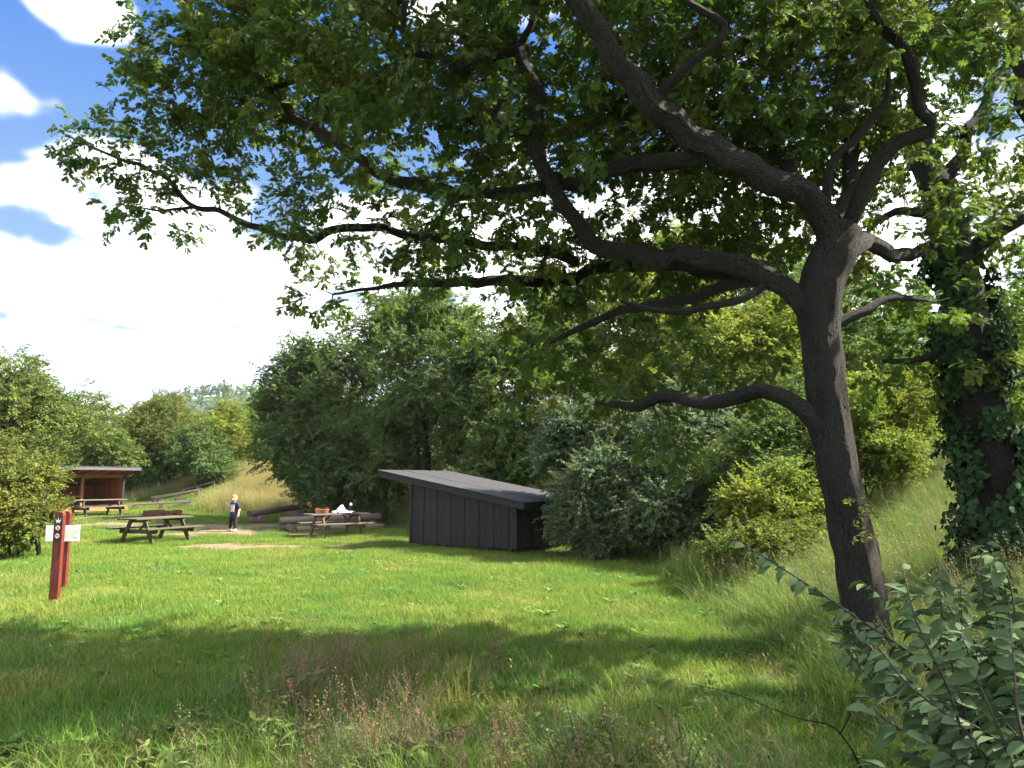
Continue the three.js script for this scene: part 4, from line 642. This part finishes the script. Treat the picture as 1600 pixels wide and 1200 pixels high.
// ---- tiered plank benches on the slope
function tier(label, u0, u1, f0, f1, rows) {
  const A = lift(u0, f0, 0), B = lift(u1, f1, 0), mid = A.clone().add(B).multiplyScalar(0.5), base = at(mid.x, -mid.z), L = A.distanceTo(B), t = thing('plank_bench', label, 'bench', base, Math.atan2(-(B.z - A.z), B.x - A.x), 'tiered benches on the slope'), tilt = Math.atan2(H(B.x, -B.z) - H(A.x, -A.z), L);
  for (let i = 0; i < rows; i++) part('seat_plank', box(L * rr(0.9, 1.04), 0.06, 0.17, rr(-0.1, 0.1), 0.36 + i * 0.03, 0.22 - i * 0.21, 0.05, 0, tilt + rr(-0.02, 0.02), 0.01), pick(grey), t);
  for (const k of [-0.42, 0.02, 0.42]) part('support', box(0.2, 0.46, 0.5, k * L, 0.1 + k * L * tilt, 0.05, 0, rr(-0.1, 0.1), 0, 0.02), pick(grey), t);
}
tier('lowest plank bench on the slope beside the open red hut', 200, 298, 38.6, 39.8, 2);
tier('middle plank bench on the slope behind the fire pit', 236, 312, 42, 42.6, 3);
tier('uppermost plank bench on the slope below the bushes', 280, 334, 45.2, 45.8, 3);
// ---- red posts
(function posts() {
  const red = new THREE.MeshStandardMaterial({ color: lin(0.27, 0.035, 0.022), map: grainTex, bumpMap: grainBump, bumpScale: 0.002, roughness: 0.6 });
  const post = (label, x, f, h) => {
    const t = thing('sign_post', label, 'post', at(x, f), 0.17, 'red posts'), s = new THREE.Shape(), w = 0.05;
    s.moveTo(-w, -0.2); s.lineTo(w, -0.2); s.lineTo(w, h - 0.05); s.quadraticCurveTo(w, h, w - 0.035, h); s.lineTo(-w + 0.035, h); s.quadraticCurveTo(-w, h, -w, h - 0.05); s.lineTo(-w, -0.2);
    const g = new THREE.ExtrudeGeometry(s, { depth: 0.085, bevelEnabled: true, bevelSize: 0.006, bevelThickness: 0.006, bevelSegments: 2 }); g.translate(0, 0, -0.035);
    part('post', g, red, t); return t;
  };
  const pc = (w, h, draw) => { const c = document.createElement('canvas'); c.width = w; c.height = h; draw(c.getContext('2d')); const t = new THREE.CanvasTexture(c); t.colorSpace = THREE.SRGBColorSpace; return t; };
  const a = post('red painted post with black pictogram plate, front one of two', -6.13, 10.6, 1.2);
  const plate = pc(128, 400, (g) => {
    g.fillStyle = '#17181b'; g.fillRect(0, 0, 128, 400); g.fillStyle = '#dfe9ec';
    g.beginPath(); g.moveTo(30, 96); g.lineTo(22, 52); g.lineTo(44, 70); g.lineTo(64, 40); g.lineTo(84, 70); g.lineTo(106, 52); g.lineTo(98, 96); g.closePath(); g.fill();   // crown
    g.fillRect(32, 102, 64, 8); for (const [x, y] of [[22, 46], [64, 33], [106, 46]]) { g.beginPath(); g.arc(x, y, 7, 0, 7); g.fill(); }
    g.fillRect(58, 18, 12, 5); g.fillRect(61, 13, 6, 15);
    for (const cy of [190, 322]) {
      g.fillStyle = '#f2f2ee'; g.beginPath(); g.arc(64, cy, 46, 0, 7); g.fill(); g.strokeStyle = '#c32a22'; g.lineWidth = 10; g.beginPath(); g.arc(64, cy, 41, 0, 7); g.stroke();
      g.fillStyle = '#15161a'; if (cy < 250) { g.beginPath(); g.moveTo(64, cy - 26); g.quadraticCurveTo(88, cy + 2, 72, cy + 12); g.lineTo(56, cy + 12); g.quadraticCurveTo(42, cy, 64, cy - 26); g.fill(); g.fillRect(40, cy + 16, 48, 7); }
      else { g.fillRect(40, cy - 8, 42, 15); g.fillRect(40, cy, 6, 20); g.fillRect(76, cy, 6, 20); g.fillRect(78, cy - 18, 16, 13); g.fillRect(32, cy - 14, 10, 6); }
      g.strokeStyle = '#c32a22'; g.lineWidth = 9; g.beginPath(); g.moveTo(36, cy - 28); g.lineTo(92, cy + 28); g.stroke();
    }
  });
  const blackM = new THREE.MeshStandardMaterial({ color: lin(0.012, 0.012, 0.014), roughness: 0.45 });
  const pl = part('plate', box(0.1, 0.33, 0.006, 0, 0.985, 0.06), blackM, a);
  part('print', new THREE.PlaneGeometry(0.097, 0.325).translate(0, 0.985, 0.0645), new THREE.MeshStandardMaterial({ map: plate, roughness: 0.45 }), pl);
  const b = post('red painted post carrying a white map board, rear one of two', -7.06, 12.4, 1.2);
  const map = pc(512, 256, (g) => {
    g.fillStyle = '#f1efe8'; g.fillRect(0, 0, 512, 256); const q = mulberry(5);
    for (let k = 0; k < 14; k++) { g.fillStyle = ['#e3e6d2', '#dfe3ea', '#ecdcd2'][k % 3]; g.beginPath(); g.ellipse(290 + q() * 190, 40 + q() * 170, 18 + q() * 40, 10 + q() * 22, q() * 3, 0, 7); g.fill(); }
    g.strokeStyle = '#d99a8e'; g.lineWidth = 4; g.beginPath(); g.moveTo(290, 200); g.bezierCurveTo(330, 60, 400, 190, 480, 60); g.stroke(); g.strokeStyle = '#b9b7ae'; g.lineWidth = 3; for (let k = 0; k < 9; k++) { g.beginPath(); g.moveTo(30, 50 + k * 18); g.lineTo(130 + q() * 60, 50 + k * 18); g.stroke(); } g.fillStyle = '#8e9ab5'; g.fillRect(420, 196, 60, 14);
  });
  const bd = part('board', box(0.5, 0.25, 0.014, -0.03, 0.86, 0.064, 0, 0, 0, 0.004), new THREE.MeshStandardMaterial({ color: lin(0.5, 0.52, 0.52), roughness: 0.5 }), b);
  part('print', new THREE.PlaneGeometry(0.486, 0.236).translate(-0.03, 0.86, 0.0725), new THREE.MeshStandardMaterial({ map, roughness: 0.4 }), bd);
})();

// ------------------------------------------------------------------ the child
(function child() {
  const smin = (a, b, k) => { const h = clamp(0.5 + 0.5 * (b - a) / k, 0, 1); return lerp(b, a, h) - k * h * (1 - h); };
  const cap = (p, a, b, ra, rb) => { const ab = b.clone().sub(a), t = clamp(p.clone().sub(a).dot(ab) / ab.lengthSq(), 0, 1); return p.distanceTo(a.clone().addScaledVector(ab, t)) - lerp(ra, rb, t); };
  function skin(fn, c, half, res, color) {
    const mc = new MarchingCubes(res, dark, false, false, 60000); mc.isolation = 0; const p = V(0, 0, 0);
    for (let z = 0; z < res; z++) for (let y = 0; y < res; y++) for (let x = 0; x < res; x++) { p.set(c.x + ((x / res) * 2 - 1) * half, c.y + ((y / res) * 2 - 1) * half, c.z + ((z / res) * 2 - 1) * half); mc.field[x + y * res + z * res * res] = -fn(p); }
    mc.update(); const n = mc.count, P = new Float32Array(n * 3), N = new Float32Array(n * 3), C = new Float32Array(n * 3);
    for (let i = 0; i < n; i++) { for (let k = 0; k < 3; k++) { P[i * 3 + k] = mc.positionArray[i * 3 + k] * half + c.getComponent(k); N[i * 3 + k] = mc.normalArray[i * 3 + k]; } C.set(color(p.fromArray(P, i * 3)), i * 3); }
    const g = new THREE.BufferGeometry(); g.setAttribute('position', new THREE.BufferAttribute(P, 3)); g.setAttribute('normal', new THREE.BufferAttribute(N, 3)); g.setAttribute('color', new THREE.BufferAttribute(C, 3)); return g;
  }
  const m = (rough) => new THREE.MeshStandardMaterial({ vertexColors: true, roughness: rough });
  const t = thing('person', 'child in navy printed shirt and black leggings standing on the lawn', 'person', at(-9.27, 26), -0.25);
  const S = [[0.66, 0.36, 0.25], [0.66, 0.33, 0.22]], hc = V(0.0, 1.085, 0.0);
  const shL = V(-0.135, 0.9, 0), shR = V(0.135, 0.9, 0), elL = V(-0.235, 0.735, 0.0), wrL = V(-0.2, 0.86, 0.12), elR = V(0.2, 0.73, -0.01), wrR = V(0.215, 0.6, 0.06);
  const hand = (w, dir, sx) => { const u = dir.clone().normalize(), s = V(sx, 0, 0.25).normalize(), palm = w.clone().addScaledVector(u, 0.035), f = []; for (let k = 0; k < 4; k++) { const a = palm.clone().addScaledVector(u, 0.02).addScaledVector(s, (k - 1.5) * 0.015), b = a.clone().addScaledVector(u, [0.026, 0.032, 0.03, 0.022][k]), c = b.clone().addScaledVector(u, 0.016).add(V(0, 0, 0.014)); f.push([a, b], [b, c]); } const th = w.clone().addScaledVector(u, 0.018).addScaledVector(s, -0.02), t2 = th.clone().addScaledVector(s, -0.018).addScaledVector(u, 0.022); f.push([th, t2], [t2, t2.clone().addScaledVector(u, 0.02)]); return (p) => { let d = smin(cap(p, w, palm.clone().addScaledVector(u, 0.012), 0.018, 0.024), cap(p, palm.clone().addScaledVector(s, 0.014), palm.clone().addScaledVector(s, -0.014), 0.016, 0.016), 0.01); for (const [a, b] of f) d = smin(d, cap(p, a, b, 0.008, 0.007), 0.004); return d; }; };
  const hL = hand(wrL, V(0.15, 0.95, 0.3), 1), hR = hand(wrR, V(0.05, -1, 0.2), -1);
  const bodyF = (p) => { let d = smin(cap(p, V(0, 0.56, 0), V(0, 0.87, 0), 0.095, 0.1), cap(p, V(0, 0.9, 0), V(0, 1.02, 0.0), 0.042, 0.04), 0.04); for (const [a, b, c] of [[shL, elL, wrL], [shR, elR, wrR]]) { d = smin(d, cap(p, a, b, 0.04, 0.031), 0.03); d = smin(d, cap(p, b, c, 0.03, 0.022), 0.02); } for (const s of [-1, 1]) { d = smin(d, cap(p, V(s * 0.06, 0.54, 0), V(s * 0.085 - 0.02, 0.3, 0.01), 0.07, 0.05), 0.03); d = smin(d, cap(p, V(s * 0.085 - 0.02, 0.3, 0.01), V(s * 0.1 - 0.02, 0.06, -0.01), 0.05, 0.033), 0.02); } return d; };
  const headF = (p) => { const q = p.clone().sub(hc); let d = Math.hypot(q.x / 0.9, q.y / 1.15, (q.z + 0.01) / 1.02) - 0.092; d = smin(d, cap(p, V(0, 1.02, 0.03), V(0, 1.05, 0.045), 0.045, 0.05), 0.03); d = smin(d, cap(p, V(0, 1.09, 0.088), V(0, 1.062, 0.104), 0.009, 0.014), 0.012); for (const s of [-1, 1]) { d = smin(d, cap(p, V(s * 0.085, 1.095, -0.01), V(s * 0.083, 1.06, 0), 0.016, 0.012), 0.008); d = Math.max(d, -(p.distanceTo(V(s * 0.034, 1.095, 0.098)) - 0.014)); } return Math.max(d, -cap(p, V(-0.022, 1.028, 0.098), V(0.022, 1.028, 0.098), 0.004, 0.004)); };
  const skinC = (p) => p.y > 1.0 && p.z > 0.05 && p.y < 1.04 && p.y > 1.022 && Math.abs(p.x) < 0.025 ? [0.4, 0.13, 0.11] : p.z > 0.06 && Math.abs(Math.abs(p.x) - 0.034) < 0.013 && Math.abs(p.y - 1.095) < 0.01 ? [0.08, 0.07, 0.07] : S[0];
  const geos = [skin(bodyF, V(0, 0.56, 0), 0.56, 92, skinC), skin(headF, V(0, 1.08, 0), 0.15, 84, skinC), skin(hL, V(wrL.x, wrL.y + 0.05, wrL.z), 0.1, 64, skinC), skin(hR, V(wrR.x, wrR.y - 0.05, wrR.z), 0.1, 64, skinC)];
  part('body', mergeGeometries(geos), m(0.6), t);
  const shirtF = (p) => { let d = smin(cap(p, V(0, 0.52, 0), V(0, 0.88, 0), 0.128, 0.112), cap(p, V(-0.09, 0.9, 0), V(0.09, 0.9, 0), 0.055, 0.055), 0.05); d = smin(d, cap(p, shL, shL.clone().lerp(elL, 0.75), 0.054, 0.05), 0.03); d = smin(d, cap(p, shR, shR.clone().lerp(elR, 0.75), 0.054, 0.05), 0.03); d += 0.004 * n3(p.x * 22, p.y * 14, p.z * 22); d = Math.max(d, 0.49 - p.y); return Math.max(d, -(cap(p, V(0, 0.94, 0), V(0, 1.05, 0.01), 0.05, 0.06))); };
  part('shirt', skin(shirtF, V(0, 0.72, 0), 0.3, 84, (p) => { const dx = p.x; if (p.z > 0.03 && Math.abs(dx) < 0.075) { if (p.y > 0.79 && p.y < 0.89) return n3(p.x * 60, p.y * 55, 1) > -0.15 ? [0.6, 0.62, 0.72] : [0.12, 0.16, 0.34]; if (p.y > 0.65 && p.y < 0.79) return n3(p.x * 45, p.y * 45, 6) > 0.1 ? [0.7, 0.62, 0.55] : [0.62, 0.2, 0.12]; } return p.x < -0.12 ? [0.55, 0.52, 0.5] : [0.012, 0.018, 0.05]; }), m(0.9), t);
  const legF = (p) => { let d = 9; for (const s of [-1, 1]) { d = smin(d, cap(p, V(s * 0.06, 0.54, 0), V(s * 0.085 - 0.02, 0.3, 0.01), 0.08, 0.058), 0.02); d = smin(d, cap(p, V(s * 0.085 - 0.02, 0.3, 0.01), V(s * 0.1 - 0.02, 0.09, -0.01), 0.058, 0.042), 0.02); } return Math.max(d, 0.07 - p.y); };
  part('leggings', skin(legF, V(0, 0.32, 0), 0.34, 76, () => [0.012, 0.012, 0.014]), m(0.9), t);
  const hairF = (p) => { const q = p.clone().sub(V(0, 1.105, -0.015)); let d = Math.hypot(q.x / 0.96, q.y / 1.08, q.z) - 0.1; d = Math.max(d, p.z > 0.0 ? 1.125 + 0.01 * Math.sin(p.x * 90) - p.y + (p.z - 0.06) * 0.2 : 1.0 - p.y); return d + 0.003 * n3(p.x * 60, p.y * 25, p.z * 60); };
  part('hair', skin(hairF, V(0, 1.1, 0), 0.14, 64, () => [0.42, 0.24, 0.11]), m(0.7), t);
  for (const s of [-1, 1]) { const x = s * 0.1 - 0.02, shoeF = (p) => Math.max(smin(cap(p, V(x, 0.05, -0.03), V(x + s * 0.015, 0.032, 0.1), 0.044, 0.038), cap(p, V(x, 0.05, -0.01), V(x, 0.1, -0.012), 0.038, 0.04), 0.03), -p.y); part('shoe', skin(shoeF, V(x, 0.06, 0.03), 0.13, 48, (p) => (p.y < 0.02 ? [0.6, 0.58, 0.55] : [0.5, 0.42, 0.38])), m(0.8), t); }
})();

// ------------------------------------------------------------------ growth close to the viewer
R = mulberry(77);
const bigLeaf = [0, 1, 2, 3].map(() => { const out = { p: [], c: [], i: [] }; leafData('oval', 1, rr(0.15, 0.4), rr(0.1, 0.35), out, new THREE.Matrix4(), [1, 1, 1]); return toGeometry(out); });
const sallow = [[0.08, 0.13, 0.052], [0.066, 0.112, 0.044], [0.095, 0.15, 0.058], [0.12, 0.18, 0.04], [0.25, 0.26, 0.035]].map((c) => leafMat(...c, 0.25, 0.85));
function leafyShrub(name, label, group, base, stems, size, gap, mats, limit, young = 0.06) {
  const t = thing(name, label, 'shrub', base, 0, group), rest = bigLeaf.map(() => []), restC = bigLeaf.map(() => []), tw = new Twigs(), all = [];
  for (const pts of stems) {
    const cv = new THREE.CatmullRomCurve3(pts), L = cv.getLength(), n = Math.round(L / gap), path = [];
    for (let i = 0; i <= 14; i++) path.push(cv.getPointAt(i / 14).sub(base)); tw.add(path, 0.004 + L * 0.003, 0.0015);
    for (let i = 0; i < n; i++) { const s = 0.12 + 0.88 * (i + R() * 0.4) / n, p = cv.getPointAt(Math.min(s, 1)), d = cv.getTangentAt(Math.min(s, 1)), yaw = Math.atan2(-d.z, d.x) + (i % 2 ? 1 : -1) * rr(0.5, 1.3) + (s > 0.97 ? -1 : 0) * 0, k = size * rr(0.65, 1.15) * (1 - 0.35 * Math.max(0, s - 0.75) / 0.25); all.push([p.sub(base), mat(p.x, p.y, p.z, rr(-0.8, 0.8), yaw, rr(-0.75, 0.5), k), s]); }
  }
  all.forEach(([p, mx, s], i) => {
    const v = Math.floor(R() * 4);
    if (i < limit) { const o = part('leaf', bigLeaf[v], s > 0.93 && R() < 0.4 ? mats[3] : R() < young * 0.3 ? mats[4] : mats[Math.floor(R() * 3)], t); o.applyMatrix4(mx); }
    else { rest[v].push(mx); const k = rr(0.8, 1.2); restC[v].push([k, k, k]); }
  });
  part('stems', tw.geometry(), barkThin, t).userData.kind = 'stuff';
  rest.forEach((m, i) => m.length && instanced('leaves', bigLeaf[i], mats[i % 3], m, restC[i], t));
  return all.length;
}
(function nearShrubs() {
  const B = at(1.95, 2.75), st = [], sp = (l) => l.map((q) => spot(...q));
  st.push(sp([[1600, 1230, 2.9], [1470, 1060, 2.9], [1330, 960, 3.0], [1230, 893, 3.1], [1140, 838, 3.2]]), sp([[1560, 1240, 2.8], [1500, 1060, 2.8], [1440, 985, 2.85], [1340, 905, 2.9]]), sp([[1600, 1220, 2.6], [1560, 1060, 2.65], [1490, 960, 2.7], [1445, 890, 2.75]]), sp([[1640, 1150, 2.5], [1590, 980, 2.55], [1570, 890, 2.6], [1520, 850, 2.6]]), sp([[1640, 1240, 2.4], [1560, 1120, 2.5], [1450, 1090, 2.6], [1340, 1090, 2.7]]), sp([[1600, 1260, 2.5], [1480, 1160, 2.6], [1400, 1060, 2.75], [1340, 1010, 2.8]]));
  for (let k = 0; k < 44; k++) { const f = rr(2.2, 3.4), u = rr(1480, 1680), tu = u - rr(0, 190), tv = rr(840, 1160) + Math.max(0, 1500 - tu) * 0.45; st.push(sp([[u + 40, 1260, f], [u, (1240 + tv) / 2 + 30, f], [lerp(u, tu, 0.7), lerp(1240, tv, 0.75), f + 0.1], [tu, tv, f + rr(0, 0.3)]])); }
  const n = leafyShrub('sallow_shrub', 'grey green broad leaved willow shrub close to the viewer below the oaks', null, B, st, 0.083, 0.016, sallow, 300);
  // seedlings along the lower edge
  const green = [[0.11, 0.19, 0.05], [0.1, 0.17, 0.06], [0.13, 0.2, 0.05], [0.3, 0.3, 0.04], [0.3, 0.28, 0.04]].map((c) => leafMat(...c, 0.35));
  const spots = [[960, 4.4, 'low leafy seedling at the lower picture edge, nearest the dead fern'], [1060, 4.2, 'leafy seedling with yellow tips in the grass near the lower edge'], [1150, 3.9, 'leafy seedling with large dull leaves at the lower edge'], [1250, 3.7, 'leafy seedling beside the dry branch at the lower edge'], [900, 4.6, 'small seedling in the rough grass right of the dead fern']];
  for (const [u, f, label] of spots) { const b = onGround(u, f), l = []; for (let k = 0; k < 5; k++) { const a = rr(0, 6.28), r = rr(0.1, 0.26), h = rr(0.22, 0.42); l.push([b.clone(), b.clone().add(V(Math.cos(a) * r * 0.3, h * 0.5, Math.sin(a) * r * 0.3)), b.clone().add(V(Math.cos(a) * r, h, Math.sin(a) * r))]); } leafyShrub('seedling', label, 'seedlings in the near grass', b, l, 0.05, 0.026, green, 60, 0.5); }
  // shoots on the oak trunk
  const tb = spot(1345, 900, 5.98), sh = []; for (let k = 0; k < 7; k++) { const a = spot(rr(1325, 1350), rr(780, 860), 6.02); sh.push([a, a.clone().add(V(rr(-0.06, 0.1), rr(0.0, 0.1), 0.1)), a.clone().add(V(rr(-0.14, 0.16), rr(0.02, 0.2), rr(0.12, 0.2)))]); }
  leafyShrub('honeysuckle_shoot', 'yellow green leafy shoots clinging to the lower oak trunk', null, tb, sh, 0.05, 0.022, [green[3], green[2], green[3], green[3], green[3]], 80);
  console.log('shrub leaves', n);
  // dry branch lying in the grass
  const db = onGround(1230, 3.9), br = thing('dry_branch', 'bare forked dry branch lying in the grass by the near shrub', 'branch', db), tw = (l, r) => part('twig', limbGeo(l.map((q, i) => [spot(...q).sub(db), r * (1 - 0.7 * i / (l.length - 1))]), 0, 6, 0.15, 0.04), wood(0.5, 0.43, 0.34), br);
  tw([[1345, 1200, 3.7], [1330, 1170, 3.75], [1300, 1135, 3.85], [1245, 1122, 3.95], [1150, 1085, 4.1], [1080, 1068, 4.2]], 0.005); tw([[1312, 1148, 3.83], [1330, 1110, 3.85], [1328, 1075, 3.9]], 0.004);
  // dead fern
  const fb = onGround(665, 4.9), fern = thing('dead_fern', 'crumpled brown dead fern in the grass at the lower edge', 'fern', fb), brown = [[0.15, 0.1, 0.065], [0.2, 0.14, 0.095], [0.11, 0.075, 0.05]].map((c) => leafMat(...c, 0.15));
  for (let k = 0; k < 9; k++) { const out = { p: [], c: [], i: [] }, L = rr(0.18, 0.3); for (let j = 0; j < 22; j++) { const q = j / 22; for (const s of [-1, 1]) leafData('slim', 0.1 * (1 - 0.7 * q), 0.3, rr(0.3, 0.8), out, mat(q * L, -q * q * 0.12, 0, rr(-0.8, 0.8), s * rr(0.7, 1.3), rr(-0.6, 0.3)), [rr(0.7, 1.3), rr(0.7, 1.2), rr(0.7, 1.2)]); } const o = part('frond', toGeometry(out), brown[k % 3], fern); o.rotation.set(rr(-0.9, 0.9), rr(0, 6.28), rr(0.3, 0.9), 'YZX'); o.position.set(rr(-0.1, 0.1), rr(0.02, 0.1), rr(-0.1, 0.1)); }
})();
//@@NEXT
renderer.render(scene, camera);
